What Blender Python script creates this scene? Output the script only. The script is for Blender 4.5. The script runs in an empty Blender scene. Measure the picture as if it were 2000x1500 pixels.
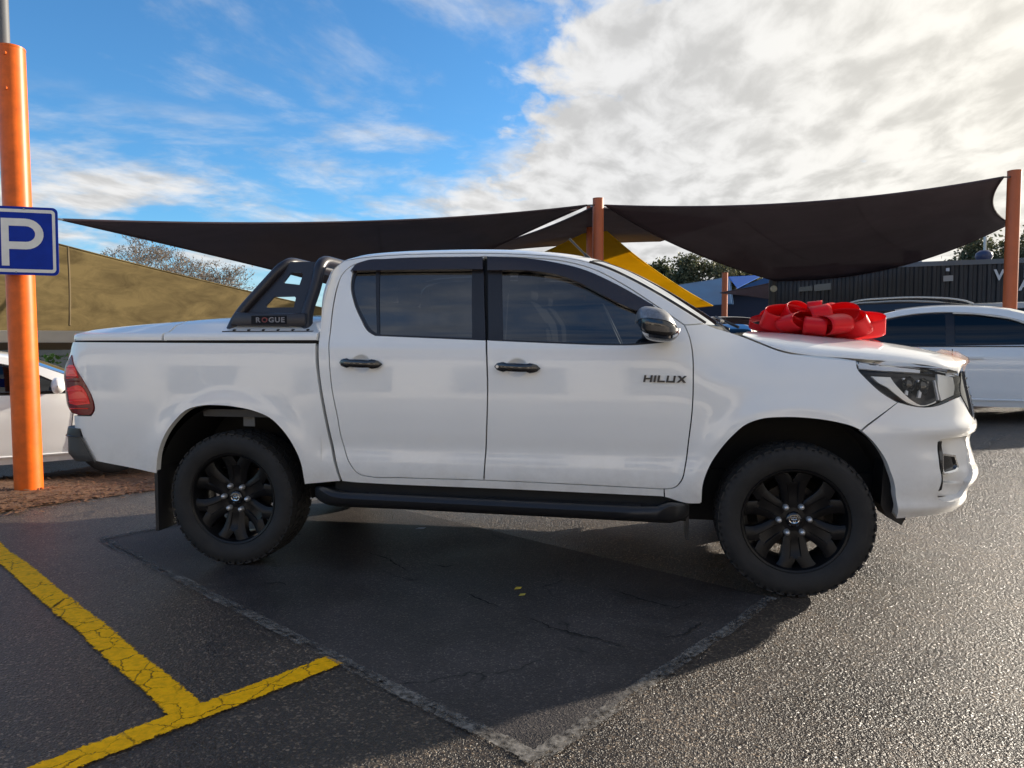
import bpy, bmesh, math, random
import numpy as np
from mathutils import Vector, Matrix, geometry
R = math.radians
scn = bpy.context.scene
COL = scn.collection
random.seed(7); rng = np.random.default_rng(7)

# ------------------------------------------------------------------ camera
FPX, CAM, YAW, PITCH, ROLL = 1450.0, np.array([2.344, -4.766, 1.277]), 0.1798, -0.0536, -0.0004
_f = np.array([-math.sin(YAW)*math.cos(PITCH), math.cos(YAW)*math.cos(PITCH), math.sin(PITCH)])
_r = np.array([math.cos(YAW), math.sin(YAW), 0.0]); _u = np.cross(_r, _f)
CM = np.array([_r*math.cos(ROLL)+_u*math.sin(ROLL), _u*math.cos(ROLL)-_r*math.sin(ROLL), _f])
cd = bpy.data.cameras.new('camera'); cam = bpy.data.objects.new('camera', cd); COL.objects.link(cam)
cd.sensor_width = 36; cd.lens = 36*FPX/2000; cd.clip_start = .05; cd.clip_end = 3000
cam.matrix_world = Matrix([[CM[0][i], CM[1][i], -CM[2][i], CAM[i]] for i in range(3)] + [[0, 0, 0, 1]])
scn.camera = cam

# ------------------------------------------------------------------ light
SUN_AZ, SUN_EL = R(51), R(17.5)          # azimuth from +Y towards +X
world = bpy.data.worlds.new('World'); scn.world = world; world.use_nodes = True
def build_world():
    nt = world.node_tree; nt.nodes.clear(); N = nt.nodes.new; L = nt.links.new
    out = N('ShaderNodeOutputWorld'); bg = N('ShaderNodeBackground'); bg.inputs[1].default_value = .092
    sky = N('ShaderNodeTexSky'); sky.sky_type = 'NISHITA'; sky.sun_disc = False
    sky.sun_elevation = SUN_EL; sky.sun_rotation = SUN_AZ; sky.altitude = 50
    sky.air_density = 1.0; sky.dust_density = .35; sky.ozone_density = 2.2
    geo = N('ShaderNodeTexCoord'); sep = N('ShaderNodeSeparateXYZ'); L(geo.outputs['Generated'], sep.inputs[0])
    def M(op, a, b=None, c=None):
        n = N('ShaderNodeMath'); n.operation = op
        for i, v in enumerate((a, b, c)):
            if v is None: continue
            if isinstance(v, (int, float)): n.inputs[i].default_value = v
            else: L(v, n.inputs[i])
        return n.outputs[0]
    dx, dy, dz = sep.outputs[0], sep.outputs[1], sep.outputs[2]
    dz = M('MAXIMUM', dz, 0.0); den = M('ADD', dz, .085)
    px = M('DIVIDE', dx, den); py = M('DIVIDE', dy, den)
    comb = N('ShaderNodeCombineXYZ'); L(px, comb.inputs[0]); L(py, comb.inputs[1])
    def noise(vec, scale, detail, rough=.55, dist=0, sc=(1, 1, 1), rot=0, loc=(0, 0, 0)):
        mp = N('ShaderNodeMapping'); mp.inputs['Scale'].default_value = sc; mp.inputs['Rotation'].default_value = (0, 0, rot)
        mp.inputs['Location'].default_value = loc; L(vec, mp.inputs[0])
        n = N('ShaderNodeTexNoise'); n.inputs['Scale'].default_value = scale; n.inputs['Detail'].default_value = detail
        n.inputs['Roughness'].default_value = rough; n.inputs['Distortion'].default_value = dist; L(mp.outputs[0], n.inputs[0])
        return n.outputs[0]
    def ramp(v, a, b, lo=0, hi=1):
        n = N('ShaderNodeMapRange'); n.interpolation_type = 'SMOOTHSTEP'
        n.inputs[1].default_value = a; n.inputs[2].default_value = b; n.inputs[3].default_value = lo; n.inputs[4].default_value = hi
        L(v, n.inputs[0]); return n.outputs[0]
    v = comb.outputs[0]
    # distance along the edge of the cloud deck (deck lies to the right of it)
    edge = M('SUBTRACT', M('ADD', px, M('MULTIPLY', py, .31)), .66)
    wob = noise(v, 1.1, 3, loc=(3.1, .7, 0))
    edge = M('ADD', edge, M('MULTIPLY', M('SUBTRACT', wob, .5), .7))
    deck = ramp(edge, -.95, .22)
    big = noise(v, 3.2, 6, .56, .2, sc=(1, .8, 1), rot=R(-30))
    fine = noise(v, 11, 5, .55, .3, sc=(1, .6, 1), rot=R(-30), loc=(1.3, 5, 0))
    tex = M('ADD', M('MULTIPLY', big, .62), M('MULTIPLY', fine, .38))
    cov = M('ADD', tex, M('MULTIPLY', M('SUBTRACT', deck, .5), .62))
    dens = ramp(cov, .46, .66)
    wisp = noise(v, 1.25, 7, .62, .3, sc=(1, .8, 1), rot=R(25), loc=(7.45, 2.1, 0))
    low = noise(v, .55, 7, .6, .2, sc=(1, 1.0, 1), rot=R(8), loc=(2.9, 4.4, 0))
    wd = M('MAXIMUM', M('MULTIPLY', ramp(wisp, .46, .70), .70), M('MULTIPLY', ramp(low, .44, .58), M('MULTIPLY', ramp(dz, .05, .12), ramp(dz, .31, .22))))
    dens = M('MAXIMUM', dens, wd)
    hor = M('MULTIPLY', ramp(dz, .16, .0), .55)
    dens = M('MAXIMUM', dens, hor)
    # cloud light: brighter and warmer towards the sun, grey where thick
    sd = (math.sin(SUN_AZ)*math.cos(SUN_EL), math.cos(SUN_AZ)*math.cos(SUN_EL), math.sin(SUN_EL))
    dot = M('ADD', M('ADD', M('MULTIPLY', dx, sd[0]), M('MULTIPLY', dy, sd[1])), M('MULTIPLY', sep.outputs[2], sd[2]))
    glow = ramp(dot, .62, 1.0)
    thick = noise(v, 6.0, 6, .55, .25, sc=(1, .5, 1), rot=R(-30), loc=(.4, 1.2, 0))
    shade = ramp(thick, .36, .68, 1.0, .70)
    br = M('MULTIPLY', shade, M('ADD', 5.2, M('MULTIPLY', glow, 1.3)))
    cc = N('ShaderNodeMix'); cc.data_type = 'RGBA'; L(glow, cc.inputs[0])
    cc.inputs[6].default_value = (.97, .97, .97, 1); cc.inputs[7].default_value = (1.0, .955, .85, 1)
    vm = N('ShaderNodeVectorMath'); vm.operation = 'SCALE'; L(cc.outputs[2], vm.inputs[0]); L(br, vm.inputs[3])
    tint = N('ShaderNodeVectorMath'); tint.operation = 'MULTIPLY'; L(sky.outputs[0], tint.inputs[0]); tint.inputs[1].default_value = (.48, .90, 1.20)
    mx = N('ShaderNodeMix'); mx.data_type = 'RGBA'; L(dens, mx.inputs[0]); L(tint.outputs[0], mx.inputs[6]); L(vm.outputs[0], mx.inputs[7])
    L(mx.outputs[2], bg.inputs[0]); L(bg.outputs[0], out.inputs[0])
build_world()
sl = bpy.data.lights.new('sun', 'SUN'); sl.energy = 5.0; sl.angle = R(1.0); sl.color = (1.0, .90, .76)
sun = bpy.data.objects.new('sun', sl); COL.objects.link(sun); sun.location = (20, 30, 20)
sun.rotation_euler = (R(90)-SUN_EL, 0, math.pi - SUN_AZ)
vs = scn.view_settings; vs.view_transform = 'Standard'; vs.look = 'None'; vs.gamma = 1; vs.exposure = .92; vs.use_curve_mapping = False
scn.cycles.use_denoising = True
scn.cycles.max_bounces = 8; scn.cycles.transparent_max_bounces = 16

# ------------------------------------------------------------------ tracing helpers (photo pixel -> place)
def ray(px, py): return CM.T @ np.array([(px-1000)/FPX, (750-py)/FPX, 1.0])
def at_z(px, py, z=0.0): d = ray(px, py); return CAM + d*((z-CAM[2])/d[2])
def at_y(px, py, y): d = ray(px, py); return CAM + d*((y-CAM[1])/d[1])
def at_d(px, py, t): return CAM + ray(px, py)*t

# ------------------------------------------------------------------ mesh helpers
def link(o, parent=None):
    COL.objects.link(o)
    if parent is not None: o.parent = parent
    return o
def tag(o, label=None, cat=None, group=None, kind=None):
    if label: o['label'] = label
    if cat: o['category'] = cat
    if group: o['group'] = group
    if kind: o['kind'] = kind
    return o
def empty(name, loc=(0, 0, 0), rz=0.0, label=None, cat=None, group=None):
    o = bpy.data.objects.new(name, None); o.empty_display_size = .2; o.location = loc; o.rotation_euler = (0, 0, rz)
    return tag(link(o), label, cat, group)
def mk(name, V, F, mat, parent=None, smooth=30, normals=None):
    me = bpy.data.meshes.new(name); me.from_pydata([tuple(map(float, v)) for v in V], [], [tuple(map(int, f)) for f in F])
    me.validate(clean_customdata=False)
    if mat is not None: me.materials.append(mat)
    if smooth is not None:
        me.shade_smooth()
        if normals is not None: me.normals_split_custom_set_from_vertices([tuple(map(float, n)) for n in normals])
        elif smooth < 180: me.set_sharp_from_angle(angle=R(smooth))
    me.update()
    return link(bpy.data.objects.new(name, me), parent)
class MB:
    def __init__(s): s.v = []; s.f = []
    def add(s, V, F):
        o = len(s.v); s.v += [tuple(p) for p in V]; s.f += [tuple(i+o for i in f) for f in F]; return s
    def box(s, x0, x1, y0, y1, z0, z1):
        V = [(x, y, z) for z in (z0, z1) for y in (y0, y1) for x in (x0, x1)]
        return s.add(V, [(0, 2, 3, 1), (4, 5, 7, 6), (0, 1, 5, 4), (2, 6, 7, 3), (0, 4, 6, 2), (1, 3, 7, 5)])
    def bar(s, a, b, w, h):
        a, b = Vector(a), Vector(b); d = (b-a).normalized(); up = Vector((0, 0, 1)) if abs(d.z) < .95 else Vector((0, 1, 0))
        x = d.cross(up).normalized(); y = x.cross(d)
        V = [p + x*i*w/2 + y*j*h/2 for p in (a, b) for i, j in ((-1, -1), (1, -1), (1, 1), (-1, 1))]
        return s.add(V, [(0, 3, 2, 1), (4, 5, 6, 7)] + [(i, (i+1) % 4, (i+1) % 4+4, i+4) for i in range(4)])
    def tube(s, pts, r, n=10, cap=True, closed=False):
        P = [Vector(p) for p in pts]; rs = r if hasattr(r, '__len__') else [r]*len(P); V = []; ref = None
        for i, p in enumerate(P):
            t = ((P[(i+1) % len(P)] if closed or i+1 < len(P) else P[i]) - (P[i-1] if closed or i else P[i])).normalized()
            if ref is None: ref = Vector((0, 0, 1)) if abs(t.z) < .9 else Vector((1, 0, 0))
            x = (ref - t*ref.dot(t)).normalized(); ref = x; y = t.cross(x)
            V += [p + (x*math.cos(a)+y*math.sin(a))*rs[i] for a in (2*math.pi*k/n for k in range(n))]
        m = len(P); F = []
        for i in range(m if closed else m-1):
            j = (i+1) % m
            F += [(i*n+k, i*n+(k+1) % n, j*n+(k+1) % n, j*n+k) for k in range(n)]
        if cap and not closed: F += [tuple(range(n-1, -1, -1)), tuple((m-1)*n+k for k in range(n))]
        return s.add(V, F)
    def lathe(s, prof, n=48, c=(0, 0, 0), axis='y', closed=False):
        V = []
        for r_, h in prof:
            for k in range(n):
                a = 2*math.pi*k/n; x, z = r_*math.cos(a), r_*math.sin(a)
                V.append((c[0]+x, c[1]+h, c[2]+z) if axis == 'y' else (c[0]+x, c[1]+z, c[2]+h))
        m = len(prof); F = []
        for i in range(m if closed else m-1):
            j = (i+1) % m; F += [(i*n+k, j*n+k, j*n+(k+1) % n, i*n+(k+1) % n) for k in range(n)]
        if axis != 'y': F = [f[::-1] for f in F]
        return s.add(V, F)
    def prism(s, poly, d0, d1, fn):
        """poly: 2-D points; fn(a, b, d) -> 3-D"""
        n = len(poly); V = [fn(a, b, d) for d in (d0, d1) for a, b in poly]
        tri = geometry.tessellate_polygon([[Vector((a, b, 0)) for a, b in poly]])
        F = [tuple(t) for t in tri] + [tuple(i+n for i in reversed(t)) for t in tri] + [(i, (i+1) % n, (i+1) % n+n, i+n) for i in range(n)]
        return s.add(V, F)
    def build(s, name, mat, parent=None, smooth=30, fix=True):
        o = mk(name, s.v, s.f, mat, parent, None)
        if fix:
            bm = bmesh.new(); bm.from_mesh(o.data); bmesh.ops.recalc_face_normals(bm, faces=bm.faces); bm.to_mesh(o.data); bm.free()
        if smooth is not None:
            o.data.shade_smooth()
            if smooth < 180: o.data.set_sharp_from_angle(angle=R(smooth))
        return o
def bevel(o, w, seg=2):
    bm = bmesh.new(); bm.from_mesh(o.data)
    bmesh.ops.remove_doubles(bm, verts=bm.verts, dist=1e-5)
    bmesh.ops.bevel(bm, geom=[e for e in bm.edges if len(e.link_faces) == 2 and e.calc_face_angle(0) > .5], offset=w, segments=seg, affect='EDGES', profile=.5, clamp_overlap=True)
    bm.to_mesh(o.data); bm.free(); o.data.shade_smooth(); o.data.set_sharp_from_angle(angle=R(35)); return o
def grid_mesh(name, P, mat, parent=None, smooth=180, flip=False):
    """P: array (m, n, 3)"""
    m, n = P.shape[:2]; F = [(i*n+j, i*n+j+1, (i+1)*n+j+1, (i+1)*n+j) for i in range(m-1) for j in range(n-1)]
    if flip: F = [f[::-1] for f in F]
    return mk(name, P.reshape(-1, 3), F, mat, parent, smooth)

# ------------------------------------------------------------------ material helpers
def mat(name, col, rough=.5, metal=0.0, coat=0.0, spec=.5, var=0.0, vscale=4.0, bump=0.0, bscale=200.0, trans=0.0, emit=None, alpha=1.0, coat_rough=.03):
    m = bpy.data.materials.new(name); m.use_nodes = True; nt = m.node_tree; b = nt.nodes['Principled BSDF']
    b.inputs['Base Color'].default_value = (*col, 1); b.inputs['Roughness'].default_value = rough; b.inputs['Metallic'].default_value = metal
    b.inputs['Coat Weight'].default_value = coat; b.inputs['Coat Roughness'].default_value = coat_rough; b.inputs['Specular IOR Level'].default_value = spec
    b.inputs['Transmission Weight'].default_value = trans; b.inputs['Alpha'].default_value = alpha
    if emit: b.inputs['Emission Color'].default_value = (*emit[0], 1); b.inputs['Emission Strength'].default_value = emit[1]
    tc = None
    if var or bump:
        tc = nt.nodes.new('ShaderNodeTexCoord')
    if var:
        n = nt.nodes.new('ShaderNodeTexNoise'); n.inputs['Scale'].default_value = vscale; n.inputs['Detail'].default_value = 6; n.inputs['Roughness'].default_value = .6
        nt.links.new(tc.outputs['Object'], n.inputs[0])
        mr = nt.nodes.new('ShaderNodeMapRange'); mr.inputs[1].default_value = .3; mr.inputs[2].default_value = .7; mr.inputs[3].default_value = 1-var; mr.inputs[4].default_value = 1+var
        nt.links.new(n.outputs[0], mr.inputs[0])
        mx = nt.nodes.new('ShaderNodeVectorMath'); mx.operation = 'SCALE'; mx.inputs[0].default_value = col; nt.links.new(mr.outputs[0], mx.inputs[3])
        nt.links.new(mx.outputs[0], b.inputs['Base Color'])
    if bump:
        n = nt.nodes.new('ShaderNodeTexNoise'); n.inputs['Scale'].default_value = bscale; n.inputs['Detail'].default_value = 3
        nt.links.new(tc.outputs['Object'], n.inputs[0])
        bp = nt.nodes.new('ShaderNodeBump'); bp.inputs['Strength'].default_value = bump; bp.inputs['Distance'].default_value = .01
        nt.links.new(n.outputs[0], bp.inputs['Height']); nt.links.new(bp.outputs[0], b.inputs['Normal'])
    return m
def glass(name, tint, refl=.9, ior=1.6):
    """thin tinted pane: fresnel reflection over a tinted see-through"""
    m = bpy.data.materials.new(name); m.use_nodes = True; nt = m.node_tree; nt.nodes.clear(); N = nt.nodes.new
    o = N('ShaderNodeOutputMaterial'); mx = N('ShaderNodeMixShader'); g = N('ShaderNodeBsdfGlossy'); t = N('ShaderNodeBsdfTransparent'); fr = N('ShaderNodeFresnel')
    g.inputs['Roughness'].default_value = .01; g.inputs['Color'].default_value = (refl, refl, refl, 1); t.inputs['Color'].default_value = (*tint, 1); fr.inputs['IOR'].default_value = ior
    nt.links.new(fr.outputs[0], mx.inputs[0]); nt.links.new(t.outputs[0], mx.inputs[1]); nt.links.new(g.outputs[0], mx.inputs[2]); nt.links.new(mx.outputs[0], o.inputs[0])
    return m
# ------------------------------------------------------------------ ground
def sstep(a, b, x):
    t = np.clip((np.asarray(x, float)-a)/(b-a), 0, 1); return t*t*(3-2*t)
def gnd(x, y):
    """the yard is level round the truck and tilts up to the back right, down to the back left"""
    return .055*(np.clip(x, -7, 10)-1.5)*sstep(.0, 3.5, y)
def gz(x, y): return float(gnd(x, y))
def at_g(px, py):
    z = 0.0
    for _ in range(25): p = at_z(px, py, z); z = .5*z+.5*gz(p[0], p[1])
    return p

def asphalt_mat(name, dark, light, spec, rough, stone, bump, crack=True):
    m = bpy.data.materials.new(name); m.use_nodes = True; nt = m.node_tree; b = nt.nodes['Principled BSDF']; N = nt.nodes.new; L = nt.links.new
    tc = N('ShaderNodeTexCoord'); co = tc.outputs['Object']
    wj = N('ShaderNodeTexNoise'); wj.inputs['Scale'].default_value = stone*.8; L(co, wj.inputs[0])
    wa = N('ShaderNodeVectorMath'); wa.operation = 'MULTIPLY_ADD'; L(wj.outputs[1], wa.inputs[0]); wa.inputs[1].default_value = (.9/stone, .9/stone, .9/stone); L(co, wa.inputs[2])
    vo = N('ShaderNodeTexVoronoi'); vo.inputs['Scale'].default_value = stone; L(wa.outputs[0], vo.inputs[0])
    vb = N('ShaderNodeTexVoronoi'); vb.inputs['Scale'].default_value = stone*.43; L(wa.outputs[0], vb.inputs[0])
    no = N('ShaderNodeTexNoise'); no.inputs['Scale'].default_value = 1.3; no.inputs['Detail'].default_value = 8; no.inputs['Roughness'].default_value = .65; L(co, no.inputs[0])
    n2 = N('ShaderNodeTexNoise'); n2.inputs['Scale'].default_value = stone*.9; n2.inputs['Detail'].default_value = 4; L(co, n2.inputs[0])
    sep = N('ShaderNodeSeparateColor'); L(vo.outputs['Color'], sep.inputs[0])
    # stone-to-stone tone, mostly dark with a few pale chips
    mr = N('ShaderNodeMapRange'); mr.inputs[1].default_value = .55; mr.inputs[2].default_value = 1.0; L(sep.outputs[0], mr.inputs[0])
    pw = N('ShaderNodeMath'); pw.operation = 'POWER'; pw.inputs[1].default_value = 4; L(mr.outputs[0], pw.inputs[0])
    mx = N('ShaderNodeMix'); mx.data_type = 'RGBA'; mx.inputs[6].default_value = (*dark, 1); mx.inputs[7].default_value = (*light, 1)
    L(pw.outputs[0], mx.inputs[0])
    # broad stains
    st = N('ShaderNodeMapRange'); st.inputs[1].default_value = .32; st.inputs[2].default_value = .68; st.inputs[3].default_value = .5; st.inputs[4].default_value = 1.55; L(no.outputs[0], st.inputs[0])
    sc = N('ShaderNodeVectorMath'); sc.operation = 'SCALE'; L(mx.outputs[2], sc.inputs[0]); L(st.outputs[0], sc.inputs[3])
    cur = sc.outputs[0]
    if crack:
        vc = N('ShaderNodeTexVoronoi'); vc.feature = 'DISTANCE_TO_EDGE'; vc.inputs['Scale'].default_value = .75
        wn = N('ShaderNodeTexNoise'); wn.inputs['Scale'].default_value = 5; wn.inputs['Detail'].default_value = 5; L(co, wn.inputs[0])
        ad = N('ShaderNodeVectorMath'); ad.operation = 'MULTIPLY_ADD'; L(wn.outputs[1], ad.inputs[0]); ad.inputs[1].default_value = (.45, .45, 0); L(co, ad.inputs[2]); L(ad.outputs[0], vc.inputs[0])
        cm = N('ShaderNodeMapRange'); cm.inputs[1].default_value = .001; cm.inputs[2].default_value = .009; cm.inputs[3].default_value = 1; cm.inputs[4].default_value = 0; L(vc.outputs[0], cm.inputs[0])
        gate = N('ShaderNodeMapRange'); gate.inputs[1].default_value = .52; gate.inputs[2].default_value = .6; L(no.outputs[0], gate.inputs[0])
        mu = N('ShaderNodeMath'); mu.operation = 'MULTIPLY'; L(cm.outputs[0], mu.inputs[0]); L(gate.outputs[0], mu.inputs[1])
        cx = N('ShaderNodeMix'); cx.data_type = 'RGBA'; L(mu.outputs[0], cx.inputs[0]); L(cur, cx.inputs[6]); cx.inputs[7].default_value = (.008, .008, .008, 1); cur = cx.outputs[2]
    L(cur, b.inputs['Base Color'])
    rr = N('ShaderNodeMapRange'); rr.inputs[1].default_value = .3; rr.inputs[2].default_value = .7; rr.inputs[3].default_value = rough-.1; rr.inputs[4].default_value = rough+.1; L(no.outputs[0], rr.inputs[0])
    L(rr.outputs[0], b.inputs['Roughness']); b.inputs['Specular IOR Level'].default_value = spec
    # stones of two sizes, each at its own height, in a gritty binder
    def stones(v, k):
        s_ = N('ShaderNodeSeparateColor'); L(v.outputs['Color'], s_.inputs[0]); d_ = N('ShaderNodeMapRange'); d_.inputs[1].default_value = .15; d_.inputs[2].default_value = .55; d_.inputs[3].default_value = 1; d_.inputs[4].default_value = 0; L(v.outputs['Distance'], d_.inputs[0])
        m_ = N('ShaderNodeMath'); m_.operation = 'MULTIPLY'; L(s_.outputs[1], m_.inputs[0]); L(d_.outputs[0], m_.inputs[1]); n_ = N('ShaderNodeMath'); n_.operation = 'MULTIPLY'; L(m_.outputs[0], n_.inputs[0]); n_.inputs[1].default_value = k; return n_.outputs[0]
    ha = N('ShaderNodeMath'); L(stones(vo, 1.0), ha.inputs[0]); L(stones(vb, .9), ha.inputs[1])
    hm = N('ShaderNodeMath'); hm.operation = 'MULTIPLY_ADD'; L(n2.outputs[0], hm.inputs[0]); hm.inputs[1].default_value = .8; L(ha.outputs[0], hm.inputs[2])
    bp = N('ShaderNodeBump'); bp.inputs['Strength'].default_value = bump; bp.inputs['Distance'].default_value = .008; L(hm.outputs[0], bp.inputs['Height']); L(bp.outputs[0], b.inputs['Normal'])
    return m
M_asphalt = asphalt_mat('asphalt', (.036, .0265, .0195), (.25, .185, .125), .52, .42, 130, .90)
M_patch = asphalt_mat('patch_asphalt', (.038, .033, .032), (.14, .118, .10), .30, .55, 170, .5)

def sheet(name, x0, x1, y0, y1, step, dz, mt):
    xs = np.arange(x0, x1+1e-6, step); ys = np.arange(y0, y1+1e-6, step); X, Y = np.meshgrid(xs, ys)
    P = np.stack([X, Y, gnd(X, Y)+dz], -1); return grid_mesh(name, P, mt)
def ground():
    xs = np.concatenate([[-900, -300, -100, -40, -20], np.arange(-12, 16.01, .5), [20, 40, 100, 300, 900]])
    ys = np.concatenate([[-900, -300, -100, -30, -12], np.arange(-6, 14.01, .5), [20, 40, 100, 300, 900]])
    X, Y = np.meshgrid(xs, ys); P = np.stack([X, Y, gnd(X, Y)], -1)
    return tag(grid_mesh('asphalt_ground', P, M_asphalt), kind='structure', label='worn grey brown asphalt of the car yard')
ground()

def strip(pts, w0, w1, dz, wob, seg=.02, taper=0.0):
    """painted band along a polyline on the ground, with ragged edges"""
    P = [np.array(p[:2]) for p in pts]; out = []
    for a, b in zip(P[:-1], P[1:]):
        n = max(2, int(np.linalg.norm(b-a)/seg)); out += [a+(b-a)*i/n for i in range(n)]
    out.append(P[-1]); V = []; F = []; m = len(out)
    rl = rng.normal(0, wob*.3, m); rr = rng.normal(0, wob*.3, m)
    low = np.convolve(rng.normal(0, wob*1.6, m), np.ones(15)/15, 'same')
    for i, q in enumerate(out):
        d = out[min(i+1, m-1)]-out[max(i-1, 0)]; d = d/np.linalg.norm(d); nn = np.array([-d[1], d[0]])
        w = w0+(w1-w0)*i/(m-1)
        for k, s in enumerate((-.56, -.33, .33, .56)):
            e = (rl[i] if k == 0 else rr[i] if k == 3 else 0)+low[i]
            p = q+nn*(s*w+e); V.append((p[0], p[1], gz(*p)+dz))
        if i: F += [(4*i-4+k, 4*i-3+k, 4*i+1+k, 4*i+k) for k in range(3)]
    return V, F
def edged(o):
    a = o.data.attributes.new('edge', 'FLOAT', 'POINT'); a.data.foreach_set('value', [0.0 if i % 4 in (0, 3) else 1.0 for i in range(len(o.data.vertices))]); return o
def worn_paint(name, col, lo, hi, crack):
    m = bpy.data.materials.new(name); m.use_nodes = True; nt = m.node_tree; b = nt.nodes['Principled BSDF']; N = nt.nodes.new; L = nt.links.new
    tc = N('ShaderNodeTexCoord'); co = tc.outputs['Object']
    no = N('ShaderNodeTexNoise'); no.inputs['Scale'].default_value = 38; no.inputs['Detail'].default_value = 6; no.inputs['Roughness'].default_value = .7; L(co, no.inputs[0])
    big = N('ShaderNodeTexNoise'); big.inputs['Scale'].default_value = 5; big.inputs['Detail'].default_value = 3; L(co, big.inputs[0])
    vc = N('ShaderNodeTexVoronoi'); vc.feature = 'DISTANCE_TO_EDGE'; vc.inputs['Scale'].default_value = crack
    ad = N('ShaderNodeVectorMath'); ad.operation = 'MULTIPLY_ADD'; L(no.outputs[1], ad.inputs[0]); ad.inputs[1].default_value = (.05, .05, 0); L(co, ad.inputs[2]); L(ad.outputs[0], vc.inputs[0])
    av = N('ShaderNodeMath'); av.operation = 'MULTIPLY_ADD'; L(big.outputs[0], av.inputs[0]); av.inputs[1].default_value = .5; L(no.outputs[0], av.inputs[2])
    a1 = N('ShaderNodeMapRange'); a1.inputs[1].default_value = lo; a1.inputs[2].default_value = hi; L(av.outputs[0], a1.inputs[0])
    a2 = N('ShaderNodeMapRange'); a2.inputs[1].default_value = .004; a2.inputs[2].default_value = .028; L(vc.outputs[0], a2.inputs[0])
    gate = N('ShaderNodeMapRange'); gate.inputs[1].default_value = .45; gate.inputs[2].default_value = .6; L(big.outputs[0], gate.inputs[0])
    a3 = N('ShaderNodeMath'); a3.operation = 'MAXIMUM'; L(a2.outputs[0], a3.inputs[0]); L(gate.outputs[0], a3.inputs[1])
    al = N('ShaderNodeMath'); al.operation = 'MULTIPLY'; L(a1.outputs[0], al.inputs[0]); L(a3.outputs[0], al.inputs[1])
    at = N('ShaderNodeAttribute'); at.attribute_name = 'edge'
    fn = N('ShaderNodeTexNoise'); fn.inputs['Scale'].default_value = 90; fn.inputs['Detail'].default_value = 4; fn.inputs['Roughness'].default_value = .7; L(co, fn.inputs[0])
    e1 = N('ShaderNodeMath'); e1.operation = 'MULTIPLY_ADD'; L(fn.outputs[0], e1.inputs[0]); e1.inputs[1].default_value = 1.7; L(at.outputs['Fac'], e1.inputs[2])
    e2 = N('ShaderNodeMapRange'); e2.inputs[1].default_value = 1.22; e2.inputs[2].default_value = 1.38; L(e1.outputs[0], e2.inputs[0])
    ae = N('ShaderNodeMath'); ae.operation = 'MULTIPLY'; L(al.outputs[0], ae.inputs[0]); L(e2.outputs[0], ae.inputs[1])
    L(ae.outputs[0], b.inputs['Alpha'])
    vr = N('ShaderNodeMapRange'); vr.inputs[1].default_value = .3; vr.inputs[2].default_value = .7; vr.inputs[3].default_value = .72; vr.inputs[4].default_value = 1.15; L(no.outputs[0], vr.inputs[0])
    sc = N('ShaderNodeVectorMath'); sc.operation = 'SCALE'; sc.inputs[0].default_value = col; L(vr.outputs[0], sc.inputs[3]); L(sc.outputs[0], b.inputs['Base Color'])
    b.inputs['Roughness'].default_value = .7; b.inputs['Specular IOR Level'].default_value = .15
    bp = N('ShaderNodeBump'); bp.inputs['Strength'].default_value = .3; bp.inputs['Distance'].default_value = .006; L(no.outputs[0], bp.inputs['Height']); L(bp.outputs[0], b.inputs['Normal'])
    return m
M_yellow = worn_paint('yellow_paint', (1.0, .50, .0), .40, .54, 9)
M_chalk = worn_paint('grey_seal', (.20, .185, .165), .62, .94, 20)
def patch():
    A, B, C = np.array([2.017, -2.572]), np.array([-1.189, -.503]), np.array([2.978, -.929])
    D = B+(C-A); n, m = 30, 20; P = np.zeros((m+1, n+1, 3))
    for i in range(m+1):
        for j in range(n+1):
            q = A+(B-A)*j/n+(C-A)*i/m; P[i, j] = (*q, gz(*q)+.004)
    tag(grid_mesh('asphalt_patch', P, M_patch, flip=True), kind='structure', label='smooth dark rectangular asphalt patch under the pickup truck')
    V, F = strip([B, A], .060, .070, .008, .010); mb = MB().add(V, F)
    V, F = strip([A+(A-C)*.02, C], .075, .060, .009, .010); mb.add(V, F)
    V, F = strip([B+(A-B)*.01, D], .07, .07, .010, .006); mb.add(V, F)
    o = edged(mb.build('seal_line', M_chalk, None, None, fix=False)); tag(o, kind='structure', label='pale chalky seal line round the asphalt patch')
    return D
patch()
def cracks():
    m = mat('crack_black', (.006, .006, .006), .9)
    for pts in ([(905, 1158), (935, 1172), (975, 1188)], [(1190, 1152), (1235, 1168), (1300, 1186), (1318, 1190), (1356, 1180)], [(1015, 1208), (1040, 1212), (1075, 1228), (1120, 1240), (1180, 1255), (1255, 1274)], [(845, 1106), (872, 1110), (890, 1104)], [(700, 1075), (760, 1095), (800, 1120)], [(1380, 1215), (1330, 1245), (1290, 1248)], [(515, 1142), (545, 1140), (560, 1146)]):
        P = crv_lite([at_z(*p)[:2] for p in pts]); V = []; F = []
        for i, q in enumerate(P):
            d = P[min(i+1, len(P)-1)]-P[max(i-1, 0)]; d = d/np.linalg.norm(d); n = np.array([-d[1], d[0]]); w = .0045*(.35+rng.random()*1.3)*math.sin(math.pi*(i+.6)/(len(P)+.2)); j = rng.normal(0, .004)
            for s_ in (-1, 1): V.append((*(q+n*(s_*w+j)), .0085))
            if i: F.append((2*i-2, 2*i-1, 2*i+1, 2*i))
        tag(mk('asphalt_crack', V, F, m, None, None), kind='structure', label='thin dark crack in the asphalt patch')
def crv_lite(P):
    out = []
    for a, b in zip(P[:-1], P[1:]):
        n = max(2, int(np.linalg.norm(b-a)/.02)); out += [a+(b-a)*i/n for i in range(n)]
    return out+[P[-1]]
cracks()
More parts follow.
